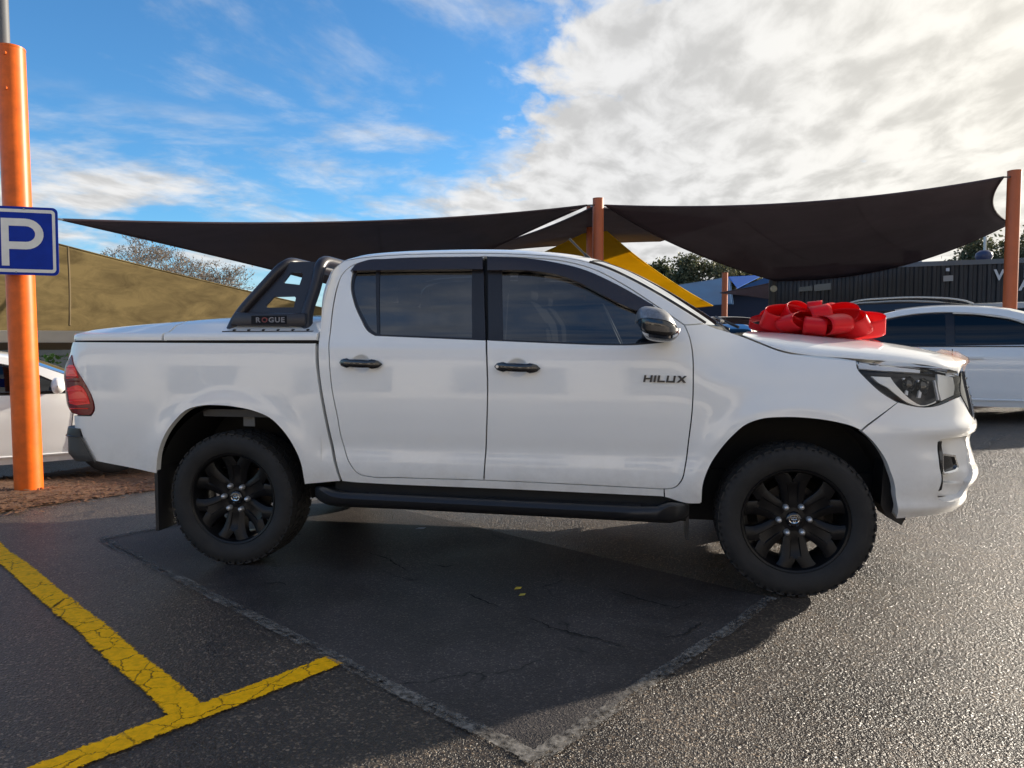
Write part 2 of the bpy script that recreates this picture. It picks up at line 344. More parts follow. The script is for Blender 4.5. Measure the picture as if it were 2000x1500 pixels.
def yellow():
    y0, yj, yb, ye = (np.array(at_z(*q)[:2]) for q in ((-60, 1032), (378, 1396), (40, 1528), (656, 1292)))
    V, F = strip([y0, yj], .125, .125, .006, .009); mb = MB().add(V, F); edged(mb.build('yellow_line', M_yellow, None, None, fix=False))
    tag(bpy.context.scene.objects['yellow_line'], kind='structure', label='cracked yellow bay line running from the left edge to the crossbar')
    V, F = strip([yb, ye], .125, .115, .0075, .009); o = edged(MB().add(V, F).build('yellow_line', M_yellow, None, None, fix=False))
    tag(o, kind='structure', label='yellow crossbar line at the end of the bay, bottom left')
    p, q = at_g(1880, 905)[:2], at_g(1962, 848)[:2]
    V, F = strip([p, q], .09, .09, .006, .008); o = edged(MB().add(V, F).build('seal_line', M_chalk, None, None, fix=False)); tag(o, kind='structure', label='pale seal line on the sunlit asphalt ahead of the truck')
yellow()
# ------------------------------------------------------------------ parametric body surface of the pickup
def spl(xs, ys, mono=True):
    xs = np.array(xs, float); ys = np.array(ys, float); d = np.diff(ys)/np.diff(xs)
    if mono:
        m = np.empty_like(ys); m[0] = d[0]; m[-1] = d[-1]
        for i in range(1, len(xs)-1): m[i] = 0 if d[i-1]*d[i] <= 0 else 2*d[i-1]*d[i]/(d[i-1]+d[i])
    else: m = np.gradient(ys, xs)
    def f(x):
        x = np.clip(np.asarray(x, float), xs[0], xs[-1]); i = np.clip(np.searchsorted(xs, x)-1, 0, len(xs)-2)
        h = xs[i+1]-xs[i]; t = (x-xs[i])/h
        return (2*t**3-3*t**2+1)*ys[i]+(t**3-2*t**2+t)*h*m[i]+(-2*t**3+3*t**2)*ys[i+1]+(t**3-t**2)*h*m[i+1]
    return f
sec_cab = spl([.25, .42, .50, .575, .63, .70, .80, .95, 1.10, 1.22, 1.285, 1.32, 1.5, 1.65, 1.8, 1.9], [-.07, -.045, -.024, -.008, -.006, -.014, -.006, 0, -.003, -.012, -.022, -.038, -.100, -.160, -.228, -.28], False)
sec_bed = spl([.25, .45, .56, .75, .95, 1.10, 1.22, 1.30, 1.5], [-.05, -.03, -.014, -.002, 0, -.004, -.012, -.020, -.04], False)
sec_fen = spl([.25, .42, .52, .70, .90, 1.02, 1.10, 1.17, 1.23, 1.30, 1.4], [-.07, -.04, -.022, -.010, -.002, -.008, -.022, -.048, -.085, -.14, -.23], False)
plan = spl([-1.25, -.9, -.4, .4, 1.4, 2.4, 3.0, 3.5], [.885, .903, .918, .926, .928, .926, .918, .895], False)
X0, LN, XT, LT = 3.40, 1.1, -.93, .40
def _arc(p, a, b):
    p = np.array(p); L = np.concatenate([[0], np.cumsum(np.hypot(np.diff(p[:, 0])*a, np.diff(p[:, 1])*b))]); L /= L[-1]
    return spl(L, p[:, 0], False), spl(L, p[:, 1], False)
XF, YF = _arc([(0, 1), (.2, .985), (.4, .955), (.58, .90), (.74, .80), (.86, .66), (.94, .47), (.985, .24), (1, 0)], .62, .88)
XR, YR = _arc([(0, 1), (.35, .99), (.65, .965), (.85, .925), (.96, .86), (1, .76)], .24, .88)
nose_a = spl(*zip(*[(0.30, 0.50), (0.39, 0.565), (0.421, 0.628), (0.462, 0.659), (0.536, 0.688), (0.568, 0.719), (0.612, 0.733), (0.634, 0.729), (0.666, 0.711), (0.712, 0.7), (0.774, 0.689), (0.811, 0.683), (0.838, 0.7), (0.898, 0.697), (0.977, 0.683), (1.083, 0.659), (1.144, 0.648), (1.3, .60)]))
tail_a = spl([.5, .776, .847, .914, 1.016, 1.09, 1.14, 1.224, 1.304, 1.4], [.13, .155, .164, .204, .222, .23, .221, .185, .168, .15])
HANDLES = []          # cup recesses behind the door handles
def halfw(s, z):
    s = np.asarray(s, float); z = np.asarray(z, float)
    b = sstep(.5, .62, s); c = sstep(2.45, 2.95, s)
    sec = sec_bed(z)*(1-b)+b*((1-c)*sec_cab(z)+c*sec_fen(z)); fl = 0
    for ax, rad, h in ((0, .50, .014), (3.085, .515, .018)):
        r = np.hypot(s-ax, z-.42); fl = fl+h*np.exp(-(np.maximum(0, r-rad)/.085)**2)*sstep(.30, .55, z)
    for hx, hz in HANDLES:
        q = np.clip(1-((s-hx)**2/.060**2+(z-hz)**2/.052**2), 0, 1); fl = fl-.024*q*q*(3-2*q)*.9
    return plan(s)+sec+fl
def body(s, z, off=0.0):
    s = np.asarray(s, float); z = np.asarray(z, float)
    w = halfw(np.clip(s, XT, X0), z); u = np.clip((s-X0)/LN, 0, 1); v = np.clip((XT-s)/LT, 0, 1)
    x = np.where(s > X0, X0+nose_a(z)*XF(u), np.where(s < XT, XT-tail_a(z)*XR(v), s))
    y = np.where(s > X0, w*YF(u), np.where(s < XT, w*YR(v), w))
    P = np.stack([x, -y, z+0*x], -1)
    if np.any(off): P = P+nrm(body, s, z)*np.asarray(off)[..., None]
    return P
def nrm(S, s, z, e=.004):
    a = S(s+e, z)-S(s-e, z); b = S(s, z+e)-S(s, z-e); n = np.cross(a, b); return n/np.maximum(np.linalg.norm(n, axis=-1, keepdims=True), 1e-9)
def onto(S, px, py, s0=None):
    """photo pixel -> surface parameters"""
    d = ray(px, py); p = at_y(px, py, -.9); q = np.array([p[0] if s0 is None else s0, p[2]])
    e1 = CM[0]; e2 = CM[1]
    def g(q):
        w = CM @ (S(q[0], q[1])-CAM); return np.array([w[0]/w[2]*FPX-(px-1000), w[1]/w[2]*FPX-(750-py)])
    for _ in range(40):
        r = g(q); h = 1e-4; J = np.stack([(g(q+np.array([h, 0]))-r)/h, (g(q+np.array([0, h]))-r)/h], 1)
        try: dq = np.linalg.solve(J, -r)
        except Exception: break
        n = np.linalg.norm(dq); dq = dq*min(1, .08/max(n, 1e-9)); q = q+dq
        if n < 1e-5: break
    return q
def T(pts, S=None):
    """trace: [(px, py[, 'c'])] -> [(s, z, corner)]"""
    S = S or body; out = []
    for p in pts:
        q = onto(S, p[0], p[1]); out.append((float(q[0]), float(q[1]), len(p) > 2))
    return out
def crv(loop, seg=.02, closed=True):
    """Catmull-Rom through the points, broken at corners; resampled"""
    n = len(loop); P = [np.array(p[:2]) for p in loop]; C = [len(p) > 2 and bool(p[2]) for p in loop]; out = []
    for i in range(n if closed else n-1):
        a, b = P[i], P[(i+1) % n]; L = np.linalg.norm(b-a)
        if L < 1e-6: continue
        p0 = P[i-1] if (closed or i) else a; p3 = P[(i+2) % n] if (closed or i+2 < n) else b
        def tan(pm, pc, pn):
            d = pn-pm; l0, l1 = np.linalg.norm(pc-pm), np.linalg.norm(pn-pc)
            if l0 < 1e-6 or l1 < 1e-6: return (pn-pc)
            t = ((pc-pm)/l0*l1+(pn-pc)/l1*l0)/(l0+l1); return t/max(np.linalg.norm(t), 1e-9)*L
        t0 = (b-a) if C[i] or (not closed and i == 0) else tan(p0, a, b)
        t1 = (b-a) if C[(i+1) % n] or (not closed and i+1 == n-1) else tan(a, b, p3)
        m = max(1, int(round(L/seg)))
        for k in range(m):
            t = k/m; out.append((2*t**3-3*t**2+1)*a+(t**3-2*t**2+t)*t0+(-2*t**3+3*t**2)*b+(t**3-t**2)*t1)
    if not closed: out.append(P[-1])
    return np.array(out)
def area2(P): x, y = P[:, 0], P[:, 1]; return .5*np.sum(x*np.roll(y, -1)-y*np.roll(x, -1))
def inset(P, d):
    t = np.roll(P, -1, 0)-np.roll(P, 1, 0); t /= np.maximum(np.linalg.norm(t, axis=1, keepdims=True), 1e-9)
    return P+np.stack([-t[:, 1], t[:, 0]], 1)*d
def inpoly(pts, P):
    x, y = pts[:, 0][:, None], pts[:, 1][:, None]; x0, y0 = P[:, 0], P[:, 1]; x1, y1 = np.roll(x0, -1), np.roll(y0, -1)
    c = ((y0 > y) != (y1 > y)) & (x < (x1-x0)*(y-y0)/np.where(y1 == y0, 1e-12, y1-y0)+x0); return (c.sum(1) % 2) == 1
def near(pts, P, d):
    a = P; b = np.roll(P, -1, 0); r = np.zeros(len(pts), bool); ab = b-a; l2 = np.maximum((ab**2).sum(1), 1e-12)
    for k in range(0, len(pts), 400):
        q = pts[k:k+400]; t = np.clip(((q[:, None]-a)*ab).sum(2)/l2, 0, 1); dd = np.linalg.norm(q[:, None]-(a+t[..., None]*ab), axis=2).min(1); r[k:k+400] = dd < d
    return r
def panel(name, loop, mt, parent, S=None, holes=(), off=0.0, thick=.02, grid=.022, gap=.0032, both=True, seg=.018, raw=False):
    """sheet-metal panel: a region of the surface S with a folded edge; also built mirrored for the far side"""
    S = S or body; P = np.array(loop) if raw else crv(loop, seg)
    if area2(P) < 0: P = P[::-1]
    P = inset(P, gap); H = []
    for h in holes:
        q = crv(h, seg) if not isinstance(h, np.ndarray) else h
        if area2(q) > 0: q = q[::-1]
        H.append(inset(q, gap))
    lo, hi = P.min(0), P.max(0); gx = np.arange(lo[0]+grid*.5, hi[0], grid); gy = np.arange(lo[1]+grid*.5, hi[1], grid)
    G = np.array([(x+(grid/2 if j % 2 else 0), y) for j, y in enumerate(gy) for x in gx]) if len(gx) and len(gy) else np.zeros((0, 2))
    if len(G):
        k = inpoly(G, P) & ~near(G, P, grid*.55)
        for h in H: k &= ~inpoly(G, h) & ~near(G, h, grid*.55)
        G = G[k]
    for hx, hz in HANDLES if S is body else ():
        D = np.array([(hx+a, hz+b) for a in np.arange(-.072, .0721, .006) for b in np.arange(-.060, .0601, .006)]); kk = inpoly(D, P) & ~near(D, P, .004)
        if kk.all(): G = np.concatenate([G[~((np.abs(G[:, 0]-hx) < .076) & (np.abs(G[:, 1]-hz) < .064))], D])
    V2 = []; E = []
    for q in [P]+H:
        o = len(V2); V2 += [Vector(p) for p in q]; E += [(o+i, o+(i+1) % len(q)) for i in range(len(q))]
    nb = len(V2); V2 += [Vector(p) for p in G]
    vo, eo, fo, *_ = geometry.delaunay_2d_cdt(V2, E, [], 0, 1e-6)
    V = np.array([(v.x, v.y) for v in vo]); F = np.array([f for f in fo if len(f) == 3]); c = V[F].mean(1); k = inpoly(c, P)
    for h in H: k &= ~inpoly(c, h)
    F = F[k]
    ar = (V[F[:, 1]]-V[F[:, 0]]); br = V[F[:, 2]]-V[F[:, 0]]; cr_ = ar[:, 0]*br[:, 1]-ar[:, 1]*br[:, 0]; F = F[np.abs(cr_) > 1e-9]; cr_ = cr_[np.abs(cr_) > 1e-9]
    F[cr_ < 0] = F[cr_ < 0][:, ::-1]
    of = off(V[:, 0], V[:, 1]) if callable(off) else np.full(len(V), off)
    N0 = nrm(S, V[:, 0], V[:, 1]); P3 = S(V[:, 0], V[:, 1])+N0*of[:, None]
    if callable(off):
        Sf = lambda s, z: S(s, z)+nrm(S, s, z)*np.asarray(off(s, z))[..., None]; N0 = nrm(Sf, V[:, 0], V[:, 1])
    VV = [P3]; NN = [N0]; FF = [tuple(f) for f in F]; base = len(P3)
    for q in [P]+H:
        oq = off(q[:, 0], q[:, 1]) if callable(off) else np.full(len(q), off)
        nq = nrm(S, q[:, 0], q[:, 1]); a = S(q[:, 0], q[:, 1])+nq*oq[:, None]; t = np.roll(a, -1, 0)-np.roll(a, 1, 0); out = np.cross(t, nq); out /= np.maximum(np.linalg.norm(out, axis=1, keepdims=True), 1e-9)
        bq = a-nq*thick; n = len(q); VV += [a, bq]; NN += [out, out]
        FF += [(base+i, base+n+i, base+n+(i+1) % n, base+(i+1) % n) for i in range(n)]; base += 2*n
    VV = np.concatenate(VV); NN = np.concatenate(NN)
    o = mk(name, VV, FF, mt, parent, 180, NN)
    if both:
        m = np.array([1, -1, 1]); mk(name, VV*m, [f[::-1] for f in FF], mt, parent, 180, NN*m)
    return o

# ------------------------------------------------------------------ materials
def paint_mat(name, col, rough=.32, coat=1.0, dirt=0.0):
    """clear-coated paint; dirt adds a speckled road film low on the body"""
    m = mat(name, col, rough, coat=coat, coat_rough=.02, var=.012, vscale=3); nt = m.node_tree; b = nt.nodes['Principled BSDF']; N = nt.nodes.new; L = nt.links.new
    if dirt:
        src = b.inputs['Base Color'].links[0].from_socket; tc = N('ShaderNodeTexCoord'); sp = N('ShaderNodeSeparateXYZ'); L(tc.outputs['Object'], sp.inputs[0])
        n1 = N('ShaderNodeTexNoise'); n1.inputs['Scale'].default_value = 7; n1.inputs['Detail'].default_value = 8; n1.inputs['Roughness'].default_value = .7; L(tc.outputs['Object'], n1.inputs[0])
        h_ = N('ShaderNodeMapRange'); h_.inputs[1].default_value = .78; h_.inputs[2].default_value = .42; L(sp.outputs[2], h_.inputs[0]); r_ = N('ShaderNodeMapRange'); r_.inputs[1].default_value = .42; r_.inputs[2].default_value = .72; L(n1.outputs[0], r_.inputs[0])
        q = N('ShaderNodeMath'); q.operation = 'MULTIPLY'; L(h_.outputs[0], q.inputs[0]); L(r_.outputs[0], q.inputs[1]); k = N('ShaderNodeMath'); k.operation = 'MULTIPLY'; L(q.outputs[0], k.inputs[0]); k.inputs[1].default_value = dirt
        mx = N('ShaderNodeMix'); mx.data_type = 'RGBA'; L(k.outputs[0], mx.inputs[0]); L(src, mx.inputs[6]); mx.inputs[7].default_value = (.30, .25, .20, 1); L(mx.outputs[2], b.inputs['Base Color'])
        sm2 = N('ShaderNodeTexNoise'); sm2.inputs['Scale'].default_value = 2.2; sm2.inputs['Detail'].default_value = 7; L(tc.outputs['Object'], sm2.inputs[0]); cr_ = N('ShaderNodeMapRange'); cr_.inputs[1].default_value = .35; cr_.inputs[2].default_value = .7; cr_.inputs[3].default_value = .02; cr_.inputs[4].default_value = .14; L(sm2.outputs[0], cr_.inputs[0]); L(cr_.outputs[0], b.inputs['Coat Roughness'])
    return m
M_white = paint_mat('white_paint', (.87, .86, .83), dirt=.35)
M_black = mat('black_plastic', (.018, .018, .020), .40, bump=.05, bscale=900)
M_gloss = mat('gloss_black', (.010, .010, .012), .12, coat=.8)
M_trim = mat('satin_black_trim', (.016, .015, .018), .28)
M_dark = mat('underbody_black', (.012, .012, .013), .8)
M_rubber = mat('tyre_rubber', (.016, .0152, .015), .75, var=.35, vscale=14, bump=.15, bscale=350)
M_rim = mat('gloss_black_alloy', (.006, .006, .007), .34, spec=.25)
M_chrome = mat('chrome', (.72, .72, .72), .08, metal=1)
M_dchrome = mat('dark_chrome', (.10, .10, .105), .22, metal=1)
M_steel = mat('nut_steel', (.62, .62, .62), .35, metal=.7)
M_disc = mat('brake_steel', (.075, .066, .058), .5, metal=.8)
M_powder = mat('powder_coat_black', (.022, .020, .026), .36, bump=.06, bscale=1400)
M_tint = glass('privacy_glass', (.035, .037, .043), .95, 2.05)
M_tint2 = glass('tinted_glass', (.085, .088, .096), .95, 2.0)
M_screen = glass('windscreen_glass', (.62, .66, .64), .9)
M_visor = mat('smoked_acrylic', (.020, .013, .015), .18, coat=.5)
M_red = mat('red_lens', (.92, .008, .010), .22, coat=.25)
M_redd = mat('dark_red_lens', (.17, .003, .005), .20, coat=.3)
M_redl = mat('bright_red_lens', (1.0, .06, .04), .2, coat=.3)
M_seat = mat('seat_fabric', (.06, .06, .065), .9, var=.2, vscale=20)
M_lens = glass('headlamp_lens', (.97, .97, .97), 1.0, 1.3)
M_lampin = mat('lamp_reflector', (.90, .88, .82), .25, metal=.15, coat=.8)
M_lampdk = mat('lamp_bezel_dark', (.045, .045, .05), .25)
M_silver = mat('brushed_cap', (.26, .26, .27), .38, metal=.6, var=.3, vscale=60)
M_led = mat('lamp_light_pipe', (.80, .80, .80), .2, coat=.6)

truck = empty('pickup_truck', (0, 0, 0), 0, 'white dual cab pickup truck with black wheels and sports bar in the foreground', 'truck')

# handles first, the door skins dip behind them
_h = [onto(body, 705, 710), onto(body, 1010, 718)]
HANDLES += [(float(q[0]), float(q[1])) for q in _h]

# traced edges (photo pixels), c = corner
REAR_GAP = [(617, 668, 'c'), (617.5, 710), (622, 746), (634, 815), (649, 884), (665, 940, 'c')]
ARCH_R = [(595, 946, 'c'), (586, 902), (571, 869), (550, 839), (526, 816.5), (499, 804.5), (460, 795.5), (430, 792.5), (394, 793), (367, 800), (340, 824), (319, 857), (310, 884), (306, 925, 'c')]
ARCH_F1 = [(1682, 841, 'c'), (1663, 833), (1630, 824.5), (1580, 817.5), (1531, 815.6), (1485, 819.6), (1458, 829.5), (1432, 851), (1402, 886), (1386, 912), (1374, 945), (1371, 981, 'c')]
DOOR_FRONT = [(1337, 635, 'c'), (1346, 656), (1352, 684), (1354, 740), (1352, 800), (1345, 860), (1338.5, 909), (1330, 940), (1318, 952), (1297, 955.5, 'c')]
DOOR_TOP = [(1337, 635, 'c'), (1280, 596), (1220, 557), (1160, 526), (1100, 510), (1040, 504), (952, 501.5), (948, 501.4), (944, 501.5), (830, 503), (760, 506), (712, 511), (684, 521), (668, 537), (659, 560), (652, 592), (646, 640), (643, 700), (644.5, 725), (649, 764), (658, 809), (670, 866), (685, 908), (700, 925), (723, 931), (780, 933)]
HOOD = [(1450, 657), (1463, 662), (1490, 673), (1520, 684.5), (1547, 691), (1573, 695), (1673, 703), (1773, 711), (1813, 716), (1845, 722), (1870, 728)]
LAMP_LOW = [(1672, 705, 'c'), (1675, 719), (1693, 740), (1723, 767), (1755, 786), (1780, 793), (1805, 796), (1825, 794), (1860, 781), (1876, 774, 'c')]
ROOF_E = [(645, 540), (653, 524), (668, 512), (690, 506), (720, 502), (780, 497.5), (840, 495.5), (960, 494.5), (1040, 497.5), (1100, 502.5), (1140, 510), (1180, 522), (1240, 550), (1280, 572), (1320, 596), (1360, 621), (1377, 632)]

# bed side
bedo = T([(143, 667, 'c'), (310, 668.5), (617, 670, 'c')]) + T(REAR_GAP[1:]) + T(ARCH_R) + T([(187, 901, 'c'), (163, 857), (157, 838, 'c'), (146, 836, 'c'), (145, 811, 'c'), (178, 812, 'c'), (184.5, 801), (184, 790), (180, 777), (136, 692, 'c')])
panel('bed_side', bedo, M_white, truck, thick=.04)
# cab frame: rear pillar, roof rail, windscreen pillar and sill in one pressing
cabo = T([(668, 940, 'c'), (653, 884), (638, 815), (626, 746), (622, 710), (622, 668), (624, 652), (626, 628), (631, 585)]) + T(ROOF_E[:-1]) + T([(1377, 632, 'c')]) \
    + T(DOOR_TOP) + T([(945, 938), (1120, 946), (1297, 955.5, 'c'), (1297.5, 970.5, 'c'), (1000, 956.5), (723, 944.5), (690, 942.5)])
panel('cab_frame', cabo, M_white, truck, thick=.03)
# doors
dlo_r = [(948, 664, 'c'), (840, 659.5), (733, 655, 'c'), (721, 648), (704, 620), (690, 584), (686, 562), (687, 545), (693, 526), (712, 514), (760, 508.5), (944.5, 505, 'c')]
dlo_f = [(952.5, 505, 'c'), (1020, 507), (1080, 515), (1140, 529.5), (1200, 556), (1240, 577.5), (1280, 601), (1302, 619), (1306, 640), (1296, 668, 'c'), (1240, 673), (1180, 673), (1080, 669.5), (953, 664, 'c')]
rd = T([(949.5, 664, 'c'), (952, 760), (949.5, 860), (945, 938, 'c'), (780, 933)]) + T(DOOR_TOP[::-1][1:15]) + T([(760, 506), (830, 503), (945.5, 501.5, 'c')]) + T([(945.5, 505, 'c')]) + T(dlo_r[::-1][1:-1]) + T([(948, 664, 'c')])
panel('rear_door', rd, M_white, truck, thick=.025, grid=.018)
fd = T([(951, 664, 'c')]) + T(dlo_f[::-1][1:-1]) + T([(951, 505, 'c'), (950.5, 501.5, 'c'), (1040, 504), (1100, 510), (1160, 526), (1220, 557), (1280, 596)]) + T(DOOR_FRONT) + T([(1120, 946), (945.5, 938, 'c'), (950, 860), (952.5, 760)])
panel('front_door', fd, M_white, truck, thick=.025, grid=.018)
# front fender
fen = T([(1337, 635, 'c'), (1377, 632, 'c'), (1388, 637), (1423, 648)]) + T(HOOD[:6]) + T(LAMP_LOW[:4]) + T([(1754, 786, 'c')]) + T(ARCH_F1) + T([(1367, 984, 'c'), (1345, 984), (1298, 971, 'c')]) + T(DOOR_FRONT[::-1])[:-1]
panel('front_fender', fen, M_white, truck, thick=.035)

# glazing
dr, df = T(dlo_r), T(dlo_f)
gq = [(735, 650, 'c'), (725, 643), (708, 616), (694, 582), (690, 562), (691, 547), (696, 531, 'c'), (733, 530, 'c')]
gr = [(741, 652, 'c'), (741, 530, 'c'), (921, 528, 'c'), (921, 659, 'c')]
gf = [(982, 662, 'c'), (980, 528, 'c'), (1040, 527), (1080, 530), (1140, 545), (1200, 572), (1240, 593), (1268, 612), (1280, 630), (1272, 664, 'c'), (1240, 669), (1180, 669.5), (1080, 666)]
panel('rear_window_frame', dr, M_trim, truck, holes=[T(gq), T(gr)], off=-.006, thick=.02, gap=.001)
panel('front_window_frame', df, M_trim, truck, holes=[T(gf)], off=-.006, thick=.02, gap=.001)
panel('quarter_window', T(gq), M_tint, truck, off=-.012, thick=.004, gap=-.003)
panel('rear_window', T(gr), M_tint, truck, off=-.012, thick=.004, gap=-.003)
panel('front_window', T(gf), M_tint2, truck, off=-.012, thick=.004, gap=-.003)
vr = T([(945, 504, 'c'), (945, 530, 'c'), (800, 531), (686, 533, 'c'), (694, 521), (716, 511.5), (760, 508)])
vf = T([(952, 504, 'c'), (1020, 506), (1080, 514), (1140, 528.5), (1200, 555), (1240, 576.5), (1277, 598, 'c'), (1268, 611, 'c'), (1248, 611), (1220, 601), (1180, 581), (1140, 560), (1100, 544), (1040, 533.5), (952, 532, 'c')])
panel('window_visor', vr, M_visor, truck, off=.020, thick=.022)
panel('window_visor', vf, M_visor, truck, off=.020, thick=.022)

# ---- roof, windscreen, cab back
def surf3(pts): return [body(q[0], q[1]) for q in pts]
re = crv(T(ROOF_E), .03, False); RE = np.array([body(s, z) for s, z in re]); i_hdr = int(np.argmin(np.abs(RE[:, 0]-2.02)))
def roof():
    E = RE[:i_hdr+1]; n = 41; yy = np.sin(np.linspace(-1, 1, n)*math.pi/2); P = np.zeros((len(E), n, 3)); L = len(E)
    for i, e in enumerate(E):
        w = -e[1]; u = (e[0]-E[0][0])/(E[-1][0]-E[0][0]); h = .062*(sstep(0, .12, u)*.55+.45)*(1-.25*sstep(.7, 1, u))
        for j, t in enumerate(yy):
            c = (1-abs(t)**2.6)**.62
            P[i, j] = (e[0]+.10*(1-t*t)*sstep(.55, 1, u)*1.0-.04*(1-t*t)*sstep(.25, 0, u), w*t, e[2]+h*c)
    o = grid_mesh('roof', P, M_white, truck); return P
PR = roof()
def windscreen():
    E = RE[i_hdr:]; m = 26; idx = np.linspace(0, len(E)-1, m); n = 33; tt = np.linspace(-1, 1, n)
    P = np.zeros((m, n, 3)); top = PR[-1]
    base_z = E[-1][2]-.02
    for i, f in enumerate(idx):
        k = int(f); e = E[k]+(E[min(k+1, len(E)-1)]-E[k])*(f-k); u = i/(m-1); w = -e[1]-.012
        for j, t in enumerate(tt):
            h0 = .062*.75*(1-u)**1.6+.012*math.sin(u*math.pi)
            P[i, j] = (e[0]+(.10+.08*u)*(1-t*t), w*t, e[2]-.004+h0*(1-abs(t)**2.6)**.62)
    o = grid_mesh('windscreen', P, M_screen, truck)
    # rubber edge along the pillars
    for s in (-1, 1):
        MB().tube([(e[0]+.004, -e[1]*s*-1-.006*-s*-1 if False else s*(-e[1]-.008), e[2]+.004) for e in E], .007, 6).build('windscreen_seal', M_trim, truck, 60)
    # cowl and wipers at the foot of the glass
    e = P[-1]; rows = []
    for k, (dx, dz) in enumerate(((-.01, .002), (.03, -.03), (.07, -.045), (.12, -.05))): rows.append([(p[0]+dx*(1-.0*abs(t)), p[1]*.985, p[2]+dz-.01*(1-t*t)) for p, t in zip(e, tt)])
    grid_mesh('cowl_panel', np.array(rows), M_black, truck)
    for a, b in ((-.62, .05), (.02, .62)):
        i0, i1 = int((a+1)/2*(n-1)), int((b+1)/2*(n-1)); q = [P[-2-int(3*abs(k-i0)/(abs(i1-i0)+1e-9)), k]+np.array([.012, 0, .014]) for k in range(i0, i1+1)]
        wp = MB().tube(q, .008, 6).build('wiper', M_black, truck); MB().tube([q[len(q)//2], q[len(q)//2]+np.array([.1, -.05, -.05])], .008, 6).build('wiper_arm', M_black, wp)
windscreen()
def cab_back():
    # rear wall of the cab with its window
    pts = [body(s, z) for s, z in crv(T([(622, 700), (624, 652), (626, 628), (631, 585), (645, 540)]), .03, False)]
    prof = sorted([(p[2], p[0], -p[1]) for p in pts]); prof = [(.62, prof[0][1]+.0, prof[0][2]+.01)]+prof
    P = np.array([[(x+.01, w*t*.998, z) for t in np.linspace(-1, 1, 9)] for z, x, w in prof]); grid_mesh('cab_back', P, M_white, truck, flip=True)
    MB().box(.53, .575, -.55, .55, 1.40, 1.66).build('back_window', M_tint, truck)
cab_back()

# ---- bonnet
HE2 = crv(T(HOOD), .03, False); HE = np.array([body(s, z) for s, z in HE2])
hood_c = spl([2.60, 2.88, 3.05, 3.32, 3.60, 3.86, 4.0, 4.07], [1.352, 1.350, 1.344, 1.316, 1.287, 1.243, 1.207, 1.168])
def hood():
    m = len(HE); n = 45; tt = np.sin(np.linspace(-1, 1, n)*math.pi/2); P = np.zeros((m, n, 3)); x0, x1 = HE[0][0], HE[-1][0]
    for i, e in enumerate(HE):
        u = i/(m-1); w = -e[1]-.002; dx = .10+.10*u; ez = e[2]+.006
        for j, t in enumerate(tt):
            x = e[0]+dx*(1-abs(t)**2.2); c = float(hood_c(min(x, 4.07)))
            k = (1-abs(t)**3.0)**.55
            rib = .010*math.exp(-((abs(t)-.58)/.10)**2)*math.sin(min(1, u*1.1)*math.pi)
            z = ez+max(.006, c-ez)*k+rib
            P[i, j] = (x, w*t, z)
    top = P
    # folded front lip
    lip = P[-1].copy(); lip[:, 0] += .006; lip[:, 2] -= .022; lip2 = lip.copy(); lip2[:, 0] -= .06; lip2[:, 2] -= .004
    P = np.concatenate([P, lip[None], lip2[None]])
    o = grid_mesh('bonnet', P, M_white, truck); o.data.set_sharp_from_angle(angle=R(38)); return top
PH = hood()
def hood_at(x, y):
    d = np.hypot(PH[..., 0]-x, PH[..., 1]-y); i, j = np.unravel_index(d.argmin(), d.shape); return float(PH[i, j, 2])
# bonnet protector: see-through amber acrylic strip at the leading edge
def stone_guard():
    e = PH[-1]; rows = []
    for dx, dz in ((-.10, .022), (-.03, .026), (.022, .010), (.030, -.012)):
        rows.append([(p[0]+dx, p[1]*(1.0 if dx > 0 else .99), (hood_at(p[0]+dx, p[1]) if dx < 0 else p[2])+dz) for p in e[1:-1]])
    g = mat('amber_acrylic', (.55, .25, .08), .08, coat=.5, alpha=.35); grid_mesh('bonnet_guard', np.array(rows), g, truck)
stone_guard()

# ---- front bumper, lamps, grille
SM = X0+LN-.001
def sz(px, py): q = onto(body, px, py); return (float(q[0]), float(q[1]), True)
gr_edge = T([(1876, 774), (1886, 792), (1896, 814)])
fog = [(1833, 864, 'c'), (1840, 858, 'c'), (1870, 853.5), (1888, 851, 'c'), (1892, 870), (1896, 905), (1892, 945, 'c'), (1882, 962), (1866, 975), (1848, 979), (1834, 975), (1830, 962, 'c')]
fogT = T(fog)
bum = T([(1754, 786, 'c')]) + T(LAMP_LOW[5:]) + gr_edge + [(X0+LN*.66, .885, False), (X0+LN*.74, .872, True), (SM, .868, True), (SM, .40, True)] \
    + [(X0+LN*.62, .395, False)] + T([(1838, 1002), (1795, 1009), (1750, 1012.5, 'c'), (1750.5, 978), (1742, 928.5), (1732, 902), (1716, 876), (1700, 857), (1684, 842, 'c')])
def bum_off(s, z):
    # soft styling creases: a swollen brow under the lamp and a lip along the bottom
    s = np.asarray(s, float); z = np.asarray(z, float); k = sstep(3.45, 3.75, s)
    return k*(.012*np.exp(-((z-.86)/.045)**2)-.010*np.exp(-((z-.77)/.05)**2))+.012*np.exp(-((z-.47)/.03)**2)
bump_o = panel('front_bumper', bum, M_white, truck, holes=[fogT], off=bum_off, thick=.05, grid=.016, gap=.0006)
q0, q1 = fogT[0][0], max(p[0] for p in fogT)
def pocket(s, z):
    f = np.clip((np.asarray(s, float)-q0)/(q1-q0), 0, 1); return -.085*(1-f)-.012+0*np.asarray(z)
panel('fog_pocket', fogT, M_white, truck, off=pocket, thick=.03, grid=.016, gap=-.004)
panel('air_slot', T([(1834, 864, 'c'), (1841, 861, 'c'), (1844, 885, 'c'), (1841, 930, 'c'), (1839, 957, 'c'), (1831, 960, 'c')]), M_gloss, truck, off=lambda s, z: bum_off(s, z)+.003, thick=.03)
